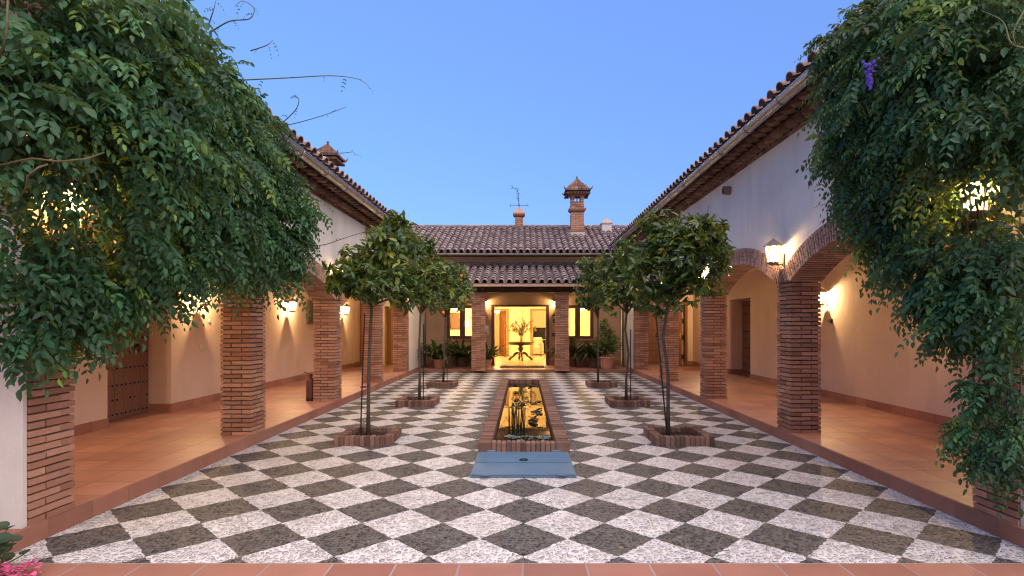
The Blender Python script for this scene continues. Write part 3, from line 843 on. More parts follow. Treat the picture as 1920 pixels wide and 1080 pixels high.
m = MB(); m.lathe([(.36,6.262),(.30,6.30),(.15,6.43),(.02,6.56)],(-.2,23.55,0),4,.5,R(45)); m.build('pyramid_cap', simple('cap_render',(.40,.27,.21),.9), CH2)
CH3 = empty('roof_vent', (3.36,22.7,5.3), 'small white rendered vent with pointed cap low on the back roof', 'vent')
m = MB(); m.box(3.16,22.5,5.1,3.56,22.9,5.66); m.build('shaft', M['vent'], CH3)
m = MB(); m.box(3.12,22.46,5.662,3.60,22.94,5.70); m.lathe([(.335,5.702),(.24,5.76),(.05,5.90),(.03,5.95)],(3.36,22.7,0),4,.5,R(45)); m.build('cap', simple('vent_cap',(.42,.33,.29),.9), CH3)
m = MB(); m.box(3.1,22.3,5.16,3.75,22.5,5.23); m.build('lead_flashing', M['zinc'], CH3)
# weather vane: wrought iron sprig over two crossed arms
WV = empty('weather_vane', (-.2,23.55,6.56), 'wrought iron weather vane shaped like a leafy sprig on the short chimney', 'weather vane')
m = MB(); c = Vector((-.2,23.55,6.55))
m.tube([c,c+Vector((0,0,.14))],.014,6)
for dx,dy in ((1,.05),(-.95,-.05),(.08,.5),(-.08,-.5)): m.tube([c+Vector((0,0,.08)),c+Vector((.38*dx,.38*dy,.08))],.010,6)
for dx in (.38,-.36): m.bar(c+Vector((dx,0,.01)),c+Vector((dx,0,.14)),.018,.012)
m.build('direction_arms', M['iron'], WV)
m = MB(); st=[c+Vector(v) for v in ((0,0,.1),(-.01,0,.3),(-.04,0,.45),(-.03,0,.6),(-.10,0,.74),(-.22,0,.82),(-.30,0,.84))]
m.tube(st,[.016,.015,.014,.013,.011,.009,.006],6)
for k in range(15):
    p = st[1+k%6]+Vector((random.uniform(-.03,.03),0,random.uniform(-.06,.06)))
    m.blade(p,(random.choice((-1,1))*random.uniform(.4,1),random.uniform(-.3,.3),random.uniform(-.2,.8)),.11,.05,.3,3)
m.build('sprig', M['iron'], WV)

# ------------------------------------------------------------------ lobby interior (parts of the house)
m = MB(); LB = 26.5
m.box(-3.61,20.85,FL-.2,4.0,LB+4.2,FL); m.build('lobby_floor', M['lobbyfloor'], MH)
m = MB(); m.box(DX0+.12,20.3,FL-.02,DX1-.12,20.86,FL+.003)
m = MB(); m.box(-1.26,18.63,FL+.001,1.03,20.845,FL+.005); m.build('portico_floor', M['lobbyfloor'], MH)
m = MB()
DL = (-1.75,-.81); DR = (.40,1.45)
m.box(-3.55,LB,FL,DL[0],LB+.15,2.8); m.box(DL[1],LB,FL,DR[0],LB+.15,2.8); m.box(DR[1],LB,FL,4.0,LB+.15,2.8)
m.box(DL[0],LB,2.25,DL[1],LB+.15,2.8); m.box(DR[0],LB,2.25,DR[1],LB+.15,2.8)
m.box(-3.61,20.85,FL,-3.55,LB+4.2,2.8); m.box(4.0,20.85,FL,4.1,LB+4.2,2.8); m.box(-3.55,LB+4.1,FL,4.0,LB+4.2,2.8)
m.box(-3.61,20.85,2.8,4.1,LB+4.2,2.9); m.box(-.4,LB+.16,FL,-.3,LB+4.1,2.8)
m.box(-.33,LB-.06,FL,-.10,LB-.001,2.79)
m.build('lobby_wall', M['lobby'], MH)
for a,b in (DL,DR):
    m = MB(); m.box(a-.1,LB-.025,FL,a,LB+.17,2.34); m.box(b,LB-.025,FL,b+.1,LB+.17,2.34); m.box(a,LB-.025,2.25,b,LB+.17,2.34)
    m.build('inner_door_frame', M['paledoor'], MH)
panel_door(MH, (DL[1]-.03,LB+.14,FL+.01), (-.33,.85,0), .9, 2.15, M['reddoor'])

def point(name, loc, energy, col=WARM, rad=.03, parent=None):
    l = bpy.data.lights.new(name,'POINT'); l.energy = energy; l.color = col; l.shadow_soft_size = rad
    o = bpy.data.objects.new(name,l); COL.objects.link(o); o.location = loc
    if parent: o.parent = parent
    return o
# lobby furniture
T = empty('pedestal_table', (-.13,23.4,FL), 'round dark wood pedestal table in the lit hall', 'table')
m = MB(); m.lathe([(.55,.735),(.585,.745),(.60,.765),(.585,.785),(.1,.787)],(-.13,23.4,FL),28); m.lathe([(.50,.66),(.50,.734)],(-.13,23.4,FL),28); m.build('table_top', M['dwood'], T, smooth=False)
m = MB(); m.lathe([(.05,.20),(.12,.24),(.13,.30),(.07,.34),(.06,.38),(.11,.45),(.12,.52),(.07,.58),(.10,.62),(.16,.655)],(-.13,23.4,FL),14); m.build('column', M['dwood'], T, smooth=True)
for k in range(4):
    a = R(8+90*k); d = Vector((math.cos(a),math.sin(a),0)); o = Vector((-.13,23.4,FL)); m = MB()
    m.tube([o+d*r+Vector((0,0,z)) for r,z in ((.06,.30),(.17,.31),(.25,.26),(.31,.17),(.40,.12),(.47,.05),(.50,.03))],[.05,.055,.06,.045,.05,.05,.04],8)
    m.ball(o+d*.47+Vector((0,0,.045)),.045,8,5); m.build('leg', M['dwood'], T, smooth=True)
V = empty('vase', (-.11,23.35,FL+.787), 'clear glass vase on the dark round table', 'vase')
m = MB(); m.lathe([(.05,0),(.055,.02),(.06,.10),(.045,.2),(.075,.26),(.07,.26),(.04,.2)],(-.11,23.35,FL+.788),14); m.build('glass_body', simple('vase_glass',(.45,.40,.28),.1,0,.5,.05), V, smooth=True)
BQ = empty('bouquet', (-.11,23.35,FL+1.0), 'loose bouquet of leafy branches and pale flowers in the vase', 'flowers')
m = MB(); ends=[]; c0 = Vector((-.11,23.35,FL+.95))
for k in range(46):
    an = random.uniform(0,2*math.pi); sp = random.uniform(.05,.72); h = random.uniform(.3,.95)*(1-.3*sp)
    e = c0+Vector((math.cos(an)*sp,math.sin(an)*sp*.6,h*.85+.08)); mid = c0+Vector((math.cos(an)*sp*.35,math.sin(an)*sp*.2,h*.65))
    m.tube([c0,mid,e],[.006,.005,.003],5); ends.append((mid,e))
m.build('stem', M['pleaf'], BQ)
m = MB(); f = MB()
for mid,e in ends:
    for q in range(7):
        t = random.uniform(.2,1); p = mid.lerp(e,t)
        m.blade(p,(random.uniform(-1,1),random.uniform(-1,1),random.uniform(-.5,.8)),random.uniform(.06,.11),.035,.3,3)
    if random.random() < .6:
        for q in range(4): f.ball(e+Vector((random.uniform(-.05,.05),random.uniform(-.05,.05),random.uniform(-.06,.04))),random.uniform(.018,.035),6,4)
m.build('foliage', M['pleaf'], BQ); f.build('blossom', M['flowerw'], BQ)
PN = empty('upright_piano', (1.15,29.2,FL), 'black upright piano in the room beyond the hall', 'piano')
m = MB(); m.box(.5,29.1,FL+.5,2.0,29.5,FL+1.30); m.box(.46,29.06,FL+1.301,2.04,29.52,FL+1.34); m.box(.5,28.8,FL+.60,2.0,29.1,FL+.70); m.box(.52,29.15,FL,1.98,29.48,FL+.5)
m.build('case', M['piano'], PN, bevel=.008)
m = MB(); m.box(.56,28.82,FL+.702,1.94,28.98,FL+.72); m.build('keyboard', M['ivory'], PN)
for xx in (.55,1.9):
    m = MB(); m.lathe([(.05,0),(.035,.1),(.045,.3),(.03,.5),(.05,.6)],(xx+.03,28.86,FL),10); m.build('leg', M['piano'], PN)
AC = empty('armchair', (.72,27.5,FL), 'cream loose covered armchair beyond the hall doorway', 'armchair')
m = MB(); m.box(.48,27.25,FL+.05,.92,27.95,FL+.42); m.build('seat', M['cloth'], AC, bevel=.05)
m = MB(); m.box(.42,27.15,FL+.03,.54,27.95,FL+.62); m.box(.84,27.15,FL+.03,.97,27.95,FL+.62); m.build('arm', M['cloth'], AC, bevel=.06)
m = MB(); m.hexa([(.44,27.85,FL+.05),(.95,27.85,FL+.05),(.95,28.05,FL+.05),(.44,28.05,FL+.05),(.46,27.98,FL+.85),(.93,27.98,FL+.85),(.93,28.15,FL+.85),(.46,28.15,FL+.85)]); m.build('backrest', M['cloth'], AC, bevel=.06)
def lamp(name, label, loc, h, kind):
    x,y = loc; L = empty(name,(x,y,FL if kind!='ceiling' else 2.8),label,'lamp')
    if kind == 'floor':
        m = MB(); m.lathe([(.16,0),(.15,.02),(.02,.04),(.015,h-.1)],(x,y,FL),12); m.build('stand', M['stainless'], L)
        m = MB(); m.lathe([(.20,h-.12),(.14,h+.14)],(x,y,FL),16); m.build('lamp_shade', M['shade'], L)
    else:
        m = MB(); m.tube([(x,y,2.8),(x,y,2.36)],.012,6); m.build('rod', M['stainless'], L)
        m = MB(); m.lathe([(.04,2.36),(.12,2.33),(.15,2.26),(.12,2.20),(.05,2.17)],(x,y,0),16); m.build('lamp_shade', M['shade'], L)
    return L
lamp('floor_lamp','lit floor lamp seen through the left window of the portico',(-2.62,24.6),1.55,'floor')
lamp('ceiling_lamp','small glowing hanging lamp at the top of the left portico window',(-2.95,23.8),0,'ceiling')
lamp('ceiling_lamp','small glowing hanging lamp at the top of the right portico window',(2.47,23.8),0,'ceiling')
lamp('ceiling_lamp','glowing ceiling lamp in the room behind the left inner doorway',(-1.35,28.3),0,'ceiling')
lamp('ceiling_lamp','glowing ceiling lamp in the piano room',(1.3,28.0),0,'ceiling')
point('hall_light',(-2.95,23.8,2.0),200,(1,.62,.22),.1); point('hall_light',(2.47,23.8,2.0),200,(1,.62,.22),.1); point('back_room_light',(-1.35,28.3,2.25),90,(1,.64,.25),.15); point('piano_room_light',(1.3,28.0,2.1),90,(1,.64,.25),.15); point('lamp_light',(-2.62,24.6,1.95),50,(1,.68,.30),.1)
BL = lamp('ceiling_lamp','lit ceiling lamp in the green lit room at the end of the left gallery',(-4.7,22.2),0,'ceiling')
point('bar_light',(-4.7,22.2,2.25),40,(1,.85,.5),.12)
SH = empty('bar_cabinet',(-5.0,23.1,.12),'dark cabinet with bottles in the green lit room','cabinet')
m = MB(); m.box(-5.6,23.05,.125,-4.2,23.38,1.05); m.box(-5.62,23.02,1.05,-4.18,23.38,1.08); m.box(-5.0,23.04,1.5,-4.2,23.38,1.53); m.build('cabinet', M['piano'], SH)
m = MB()
for k in range(9):
    xx = -5.5+k*.15; m.lathe([(.035,0),(.036,.18),(.013,.23),(.013,.29)],(xx,23.2,1.081),8)
m.build('bottle', M['ceramic'], SH)
# picture beside curtain in the left window room
PF = empty('framed_picture',(-3.4,26.4,1.2),'dark framed picture on the hall wall seen through the left window','picture')
m = MB(); m.box(-3.5,26.44,1.35,-3.0,26.497,2.15); m.build('frame', M['dwood'], PF); m = MB(); m.box(-3.45,26.432,1.40,-3.05,26.439,2.10); m.build('canvas', simple('dark_canvas',(.16,.09,.05),.7), PF)
DM = MB(); DM.box(-.82,19.35,FL+.006,.72,20.05,FL+.03); tag(DM.build('doormat', M['mat']), 'long brown doormat before the lit doorway','doormat')
DM = MB(); DM.box(-5.95,19.2,.131,-5.1,19.75,.15); tag(DM.build('doormat', M['mat']), 'dark doormat at the studded door ending the left gallery','doormat')
DM = MB(); DM.box(5.35,19.4,.131,5.95,19.9,.15); tag(DM.build('doormat', M['mat']), 'dark doormat at the reddish door ending the right gallery','doormat')

# ------------------------------------------------------------------ wall lanterns
def make_lantern():
    """six-sided lantern hung on a bracket; local +Y points away from the wall, origin at the wall"""
    root = empty('wall_lantern',(0,0,0),'x','lantern','wall lanterns',world=False)
    f = MB(); c = (0,.14,0); r0,r1,z0,z1 = .075,.105,0.0,.22
    f.lathe([(.03,-.045),(.06,-.03),(r0+.012,-.012),(r0+.012,.0)],c,6,.5); 
    for k in range(6):
        a = 2*math.pi*k/6
        f.bar((c[0]+r0*math.cos(a),c[1]+r0*math.sin(a),z0),(c[0]+r1*math.cos(a),c[1]+r1*math.sin(a),z1),.010)
    f.lathe([(r1+.008,z1-.01),(r1+.012,z1)],c,6,.5)
    f.build('frame', simple('lantern_metal',(.36,.29,.20),.5,.4), root)
    f = MB(); f.lathe([(r1+.03,z1+.001),(r1+.02,z1+.012),(.05,z1+.075),(.02,z1+.09),(.016,z1+.11)],c,6,.5); f.build('cap', simple('lantern_cap',(.40,.33,.25),.55,.2), root)
    f = MB(); f.box(-.03,0,-.06,.03,.012,.12); f.tube([(0,.01,-.02),(0,.05,-.035),(0,.10,-.04)],.010,6); f.build('bracket', M['vine'], root)
    g = MB()
    for k in range(6):
        a,b = 2*math.pi*k/6, 2*math.pi*(k+1)/6
        g.poly([(c[0]+r0*.97*math.cos(a),c[1]+r0*.97*math.sin(a),z0+.002),(c[0]+r0*.97*math.cos(b),c[1]+r0*.97*math.sin(b),z0+.002),(c[0]+r1*.97*math.cos(b),c[1]+r1*.97*math.sin(b),z1-.012),(c[0]+r1*.97*math.cos(a),c[1]+r1*.97*math.sin(a),z1-.012)])
    g.build('glass', M['pane'], root)
    b = MB(); b.lathe([(.012,0),(.014,.05),(.02,.07),(.012,.11),(.003,.125)],(0,.14,0),8,.5); b.build('bulb', M['bulb'], root)
    return root
LP = make_lantern(); used = False
def lantern(x,y,z,nx,ny,label,w=24,col=WARM):
    global used
    o = LP if not used else copy_tree(LP)
    used = True
    o.location = (x,y,z); o.rotation_euler = (0,0,math.atan2(-nx,ny)); o['label'] = label
    point('lantern_light',(x+nx*.14,y+ny*.14,z+.165),w,col,.02)
for y,lab in ((4.26,'lantern glowing through the vine above the nearest left pillar'),(7.56,'lantern on the left arcade above the second pillar, behind the vine tips'),(10.8,'lantern on the left arcade behind the left side of the nearest left tree crown'),(14.08,'lantern glinting behind the right of the nearest left tree crown'),(17.2,'lantern on the left arcade above its farthest pillar')):
    lantern(-3.592,y,2.45,1,0,lab,40 if y<5 else 16,(1,.5,.13) if y<5 else WARM)
for y,lab in ((4.26,'lantern burning among the yellow lit vine leaves on the right'),(7.71,'lantern on white plaster above the second right pillar where two arches meet'),(11.17,'lantern on the right arcade behind the nearest right tree crown'),(14.6,'lantern on the right arcade between the two far right tree crowns'),(18.1,'lantern on the right arcade above its farthest pillar')):
    lantern(3.592,y,2.46,-1,0,lab,55 if y<5 else 16,(1,.5,.13) if y<5 else WARM)
GW = 80
for y,z,lab in ((5.3,1.98,'lantern on the left gallery wall nearest the viewer, behind the vine'),(10.07,1.97,'lantern on the left gallery wall just left of the second pillar'),(13.87,1.94,'lantern on the left gallery wall framed by the arch between second and third pillars'),(18.1,1.95,'lantern at the far end of the left gallery, right of the third pillar')):
    lantern(-5.899,y,z,1,0,lab,GW)
for y,z,lab in ((7.4,2.0,'lantern on the right gallery wall hidden behind the low vine'),(11.2,2.02,'lantern on the right gallery wall just right of the second pillar'),(18.3,2.0,'lantern at the far end of the right gallery by the reddish door')):
    lantern(6.099,y,z,-1,0,lab,GW)
lantern(-1.47,20.499,2.22,0,-1,'lantern left of the lit main doorway',30)
lantern(1.19,20.499,2.22,0,-1,'lantern right of the lit main doorway',30)

# ------------------------------------------------------------------ pool, hatch, water plants
PO = empty('brick_pool',(0,6.97,0),'long narrow raised brick pool down the middle of the courtyard','pool')
m = MB(); x0,x1,y0,y1 = POOL; rw = .17; H = .12
def row(n, fn):
    for i in range(n): fn(i)
n = int((y1-y0)/.062)
for i in range(n):
    ya = y0+(y1-y0)*i/n; yb = ya+(y1-y0)/n-.012
    for xa,xb in ((x0,x0+rw),(x1-rw,x1)):
        m.box(xa+random.uniform(-.006,.006),ya,-.05,xb,yb,H+random.uniform(-.006,.005))
n = int((x1-x0-2*rw)/.062)
for i in range(n):
    xa = x0+rw+.006+(x1-x0-2*rw-.01)*i/n; xb = xa+(x1-x0-2*rw-.01)/n-.012
    for ya,yb in ((y0,y0+.15),(y1-.15,y1)):
        m.box(xa,ya+random.uniform(-.006,.006),-.05,xb,yb,H+random.uniform(-.006,.005))
m.build('brick_rim', M['rimbrick'], PO, bevel=.006)
m = MB()
for a,b,c,d in ((x0+.012,y0+.012,x0+rw-.012,y1-.012),(x1-rw+.012,y0+.012,x1-.012,y1-.012),(x0+rw-.012,y0+.012,x1-rw+.012,y0+.138),(x0+rw-.012,y1-.138,x1-rw+.012,y1-.012)): m.box(a,b,-.29,c,d,H-.014)
m.build('mortar_bed', M['mortar'], PO)
m = MB(); m.box(x0+rw-.01,y0+.13,-.29,x1-rw+.01,y1-.13,-.25); m.build('pool_floor', M['liner'], PO)
WZ = .012
m = MB(); m.poly([(x0+rw-.011,y0+.137,WZ),(x1-rw+.011,y0+.137,WZ),(x1-rw+.011,y1-.137,WZ),(x0+rw-.011,y1-.137,WZ)])
tag(m.build('water', M['water']), kind='structure')
HT = empty('metal_hatch',(0,5.8,0),'flat blue painted metal hatch in front of the pool','hatch')
hx0,hx1,hy0,hy1 = -.56,.55,5.80,6.86
m = MB(); m.box(hx0,hy0,.004,hx1,hy0+.05,.024); m.box(hx0,hy1-.03,.004,hx1,hy1,.024); m.box(hx0,hy0+.05,.004,hx0+.05,hy1-.03,.024); m.box(hx1-.05,hy0+.05,.004,hx1,hy1-.03,.024); m.build('frame', M['bluepaint'], HT)
for ya,yb in ((hy0+.012,6.318),(6.345,hy1-.012)):
    m = MB(); m.box(hx0+.014,ya,.026,hx1-.014,yb,.034); d = m.build('hatch_leaf', M['bluepaint'], HT, bevel=.003)
m = MB(); m.tube([(.0+.045*math.cos(a),6.42+.035*math.sin(a),.042) for a in [2*math.pi*k/14 for k in range(15)]],.006,6); m.build('ring_handle', M['iron'], HT)
for xx,yy in ((-.40,6.87),(.40,6.87),(-.40,5.795),(.40,5.795)):
    m = MB(); m.tube([(xx-.05,yy,.034),(xx+.05,yy,.034)],.014,8); m.box(xx-.04,yy-.03,.03,xx+.04,yy+.02,.04); m.build('hinge', M['bluepaint'], HT)
def water_lily(label, spots, mat='lily'):
    W = empty('water_lily',(spots[0][0],spots[0][1],WZ),label,'water lily','water lilies')
    for (x,y,r,tilt) in spots:
        m = MB(); n = 15; vs = [(x,y,WZ+.006)]; a0 = random.uniform(0,6.28); tx,ty = random.uniform(-tilt,tilt),random.uniform(-tilt,tilt)
        for ring,rr in ((0,.55),(1,1.0)):
            for k in range(n+1):
                a = a0+.22+(2*math.pi-.44)*k/n; q = r*rr*(1+.04*math.sin(3*a))
                dx,dy = q*math.cos(a),q*math.sin(a)
                vs.append((x+dx,y+dy,WZ+.006+max(0,(dx*tx+dy*ty))+(.006 if ring else 0)*math.sin(5*a)+ring*.004))
        fs = [(0,1+k,2+k) for k in range(n)]+[(1+k,n+2+k,n+3+k,2+k) for k in range(n)]
        m._add(vs,fs); m.build('pad', M[mat], W, smooth=True)
def scatter(x0,x1,y0,y1,n,ra,rb,tilt):
    out=[]
    for k in range(n*20):
        p=(random.uniform(x0,x1),random.uniform(y0,y1),random.uniform(ra,rb),tilt)
        if all((p[0]-q[0])**2+(p[1]-q[1])**2 > (.8*(p[2]+q[2]))**2 for q in out): out.append(p)
        if len(out)==n: break
    return out
water_lily('cluster of lily pads floating at the near end of the pool', scatter(-.30,.30,7.2,7.9,17,.04,.085,.2),'glintlily')
water_lily('cluster of dark curled lily pads along the right pool edge', scatter(.12,.32,8.9,10.2,7,.06,.10,.6))
water_lily('scattered lily pads across the middle of the pool', scatter(-.32,.30,10.3,12.0,9,.05,.09,.3))
water_lily('lily pads floating at the far end of the pool', scatter(-.28,.30,12.8,14.6,9,.05,.09,.5))
AQ = empty('water_plant',(-.07,8.5,WZ),'tall clump of upright stems with drooping leaves rising from the pool','water plant')
m = MB(); lf = MB()
for k in range(26):
    a = random.uniform(0,6.28); rr = random.uniform(0.03,.17); b = Vector((-.07+rr*math.cos(a),8.55+rr*1.3*math.sin(a),WZ-.02))
    h = random.uniform(.26,.42); lean = Vector((math.cos(a),math.sin(a),0))*random.uniform(-.03,.07)
    t = b+lean+Vector((0,0,h)); m.tube([b,b.lerp(t,.5)+Vector((random.uniform(-.01,.01),0,0)),t],[.007,.006,.004],5)
    for q in range(2):
        an = random.uniform(0,6.28); lf.blade(t-Vector((0,0,.01)),(math.cos(an),math.sin(an),random.uniform(.1,1.0)),random.uniform(.07,.13),random.uniform(.025,.04),random.uniform(.2,.6),5)
for s in (-1,1):
    m.tube([(-.07+s*.1,8.45,WZ),(-.07+s*.2,8.4,.20),(-.07+s*.24,8.36,.12),(-.07+s*.3,8.3,WZ)],.003,4)
m.build('stem', M['lily'], AQ); lf.build('foliage', M['lily'], AQ)

# ------------------------------------------------------------------ orange trees, planters, stakes
def planter(x,y,s,label):
    r = empty('tree_planter',(x,y,0),label,'planter','square brick tree planters')
    m = MB(); H=.125; w=.11; n=int(s/.062)
    for i in range(n):
        a = -s/2+s*i/n; b = a+s/n-.011
        for sg in (-1,1): m.box(x+a,y+sg*s/2,-.05,x+b,y+sg*(s/2-w),H+random.uniform(-.006,.006))
    q = int((s-2*w)/.062)
    for i in range(q):
        a = -s/2+w+.004+(s-2*w-.006)*i/q; b = a+(s-2*w-.006)/q-.011
        for sg in (-1,1): m.box(x+sg*s/2,y+a,-.05,x+sg*(s/2-w),y+b,H+random.uniform(-.006,.006))
    m.build('brick_border', M['rimbrick'], r, bevel=.007)
    c = MB(); t=.012
    for sg in (-1,1): c.box(x-s/2+t,y+sg*(s/2-t),-.05,x+s/2-t,y+sg*(s/2-w+t),H-.014); c.box(x+sg*(s/2-t),y-s/2+w-t,-.05,x+sg*(s/2-w+t),y+s/2-w+t,H-.014)
    c.build('mortar_bed', M['mortar'], r)
    g = MB(); N=8; h=s/2-w+.005
    vs=[(x-h+2*h*i/N,y-h+2*h*j/N,.055+random.uniform(-.015,.02)) for j in range(N+1) for i in range(N+1)]
    g._add(vs,[(j*(N+1)+i,j*(N+1)+i+1,(j+1)*(N+1)+i+1,(j+1)*(N+1)+i) for j in range(N) for i in range(N)])
    g.build('soil', M['soil'], r)
def crown_leaves(clumps, n_twig, per, Ls, floor=None):
    B=[];D=[];N=[];L=[];W=[];T=[]
    tot = sum(c[3]**2 for c in clumps)
    for (cx,cy,cz,r) in clumps:
        k = max(4,int(n_twig*r*r/tot))
        u = unit(k); u[:,2] = u[:,2]*.9+.08
        rad = r*(rng.random(k)**.45)
        b = np.array([cx,cy,cz])+u*rad[:,None]
        out = u+rng.normal(size=(k,3))*.35+np.array([0,0,.35])
        out /= np.linalg.norm(out,axis=1,keepdims=True)
        tw = np.clip(rng.normal(.42,.24,k),0,1); y = rng.random(k)<.12; tw[y]=rng.uniform(.8,1,y.sum())
        for q in range(per):
            an = rng.uniform(0,2*np.pi,k)
            ra = rng.normal(size=(k,3)); ra -= out*np.sum(ra*out,axis=1,keepdims=True); ra/=np.linalg.norm(ra,axis=1,keepdims=True)
            d = out*rng.uniform(.15,.9,k)[:,None]+ra*.85; d[:,2]-=rng.uniform(0,.75,k)
            B.append(b+out*(.09*q/per)); D.append(d); N.append(out+np.array([0,0,.5])+rng.normal(size=(k,3))*.3)
            l = rng.uniform(Ls*.7,Ls*1.25,k); L.append(l); W.append(l*rng.uniform(.36,.46,k)); T.append(np.clip(tw+rng.normal(0,.1,k),0,1))
    c = np.concatenate
    return c(B),c(D),c(N),c(L),c(W),c(T)
def orange_tree(x,y,trunk_pts,clumps,label,fruit=0,seed=0,n_twig=620,Ls=.122):
    r = empty('orange_tree',(x,y,0),label,'tree','orange trees in the courtyard')
    m = MB(); pts=[Vector((x+a,y+b,z)) for a,b,z in trunk_pts]; n=len(pts)
    m.tube(pts,[.025-.005*i/(n-1)+(.009 if i==0 else 0) for i in range(n)],9)
    top = pts[-1]
    for c in clumps:
        e = Vector(c[:3]); mid = top.lerp(e,.5)+Vector((random.uniform(-.05,.05),random.uniform(-.05,.05),-.03))
        m.tube([top-Vector((0,0,.08)),mid,e],[.022,.014,.006],6)
        for q in range(3): m.tube([mid,e+Vector(tuple(rng.normal(0,.14,3)))],[.010,.004],5)
    m.build('trunk', M['bark'], r, smooth=True)
    leaves('crown', M['citrus'], r, *crown_leaves(ragged(clumps),int(n_twig*.56),7,Ls))
    for k in range(fruit):
        c = clumps[k%len(clumps)]; f = MB(); an = random.uniform(-2.6,-.5); rr=c[3]*.92
        p = (c[0]+rr*math.cos(an)*.9,c[1]+rr*math.sin(an)*.9,c[2]+random.uniform(-.8,.15)*c[3]); f.ball(p,.040,10,7); f.build('orange', M['orange'], r, smooth=True)
def ragged(clumps):
    clumps = [(x,y,z,r*.88) for x,y,z,r in clumps]; out = list(clumps)
    for (x,y,z,r) in clumps:
        for q in range(2):
            v = Vector(tuple(rng.normal(size=3))); v.normalize(); v.z = abs(v.z)*.7-.15
            out.append((x+v.x*r,y+v.y*r,z+v.z*r,r*rng.uniform(.25,.42)))
    return out
def C(px,py,Y,rpx): p=P(px,py,Y); return (p.x,p.y,p.z,rpx*Y/F)
planter(-2.12,7.68,.74,'brick planter at the foot of the nearest left orange tree')
planter(-2.10,11.12,.76,'brick planter of the middle orange tree on the left')
planter(-2.08,14.4,.72,'brick planter of the farthest orange tree on the left')
planter(2.12,7.68,.78,'brick planter at the foot of the nearest right orange tree')
planter(2.06,11.12,.78,'brick planter of the middle orange tree on the right')
planter(2.00,14.4,.74,'brick planter of the farthest orange tree on the right')
orange_tree(-2.14,7.68,[(0,0,.02),(.0,0,.5),(.01,0,1.1),(.03,0,1.55),(.05,0,1.95)],
  [C(690,515,7.7,62),C(735,465,7.9,52),C(718,460,7.5,40),C(750,520,7.6,48),C(650,525,7.6,40),C(725,545,7.4,42),C(668,492,7.9,34),C(745,432,8.0,30),C(765,555,7.8,32),C(640,545,7.8,24)],'nearest orange tree on the left, slim dark trunk and round crown against the arcade',0,1,760)
orange_tree(-2.08,11.1,[(0,0,.02),(.01,0,.6),(.0,0,1.2),(.03,0,1.9)],
  [C(800,520,11.1,44),C(780,480,11.2,36),C(815,555,11.0,34),C(770,545,11.2,34),C(830,510,11.3,28),C(795,462,11.2,22)],'middle orange tree on the left, partly behind the nearest crown',1,2,520)
orange_tree(-2.06,14.4,[(-.02,0,.02),(.0,0,.7),(.02,0,1.3),(.04,0,1.85)],
  [C(835,535,14.4,36),C(855,560,14.3,28),C(850,515,14.5,28),C(815,570,14.2,28),C(868,540,14.4,20),C(835,498,14.5,16)],'farthest orange tree on the left, bearing several oranges',6,3,420)
orange_tree(2.05,7.68,[(-.06,0,.02),(-.06,0,.5),(-.06,0,.9),(-.09,0,1.15),(-.13,0,1.4),(-.09,0,1.7),(-.05,0,2.0)],
  [C(1262,500,7.7,66),C(1300,450,7.7,52),C(1240,445,7.8,52),C(1325,500,7.5,40),C(1215,520,7.6,44),C(1285,545,7.5,40),C(1330,435,7.6,30),C(1230,560,7.9,36),C(1200,480,8.0,36),C(1335,535,7.4,20),C(1345,470,7.5,20)],'nearest orange tree on the right, crooked trunk and wide crown in front of white plaster',0,4,860)
orange_tree(2.04,11.1,[(0,0,.02),(.0,0,.5),(.05,0,1.0),(-.02,0,1.5),(.02,0,1.9)],
  [C(1165,520,11.1,42),C(1150,560,11.0,34),C(1185,490,11.2,34),C(1200,560,11.0,34),C(1140,500,11.2,26),C(1175,465,11.3,20)],'middle orange tree on the right, partly behind the nearest crown',0,5,520)
orange_tree(1.92,14.4,[(0,0,.02),(.0,0,.7),(.0,0,1.3),(.0,0,1.85)],
  [C(1105,530,14.4,30),C(1100,560,14.3,24),C(1122,515,14.5,26),C(1125,565,14.3,26),C(1100,500,14.5,16)],'farthest orange tree on the right, small dense crown by the portico roof',0,6,400)
def stake(x,y,dx,h,label):
    s = empty('tree_stake',(x,y,.05),label,'stake','iron stakes beside the trees')
    m = MB(); m.tube([(x,y,.03),(x+dx,y+.02,h)],.010,6); m.build('rod', M['iron'], s)
    m = MB(); t=.42; m.tube([(x+dx*t+.05*math.cos(a)+.03,y+.05*math.sin(a),h*t) for a in [2*math.pi*k/10 for k in range(11)]],.007,5); m.build('tie', M['black'], s)
stake(-2.25,7.68,.05,1.75,'thin iron stake beside the trunk of the nearest left tree')
stake(1.97,7.65,-.15,1.75,'thin iron stake leaning beside the crooked trunk of the nearest right tree')
stake(-2.0,11.1,.0,1.6,'thin iron stake beside the trunk of the middle left tree')
stake(-1.98,14.4,.0,1.6,'thin iron stake beside the trunk of the farthest left tree')
stake(2.13,11.1,.0,1.5,'thin iron stake beside the trunk of the middle right tree')

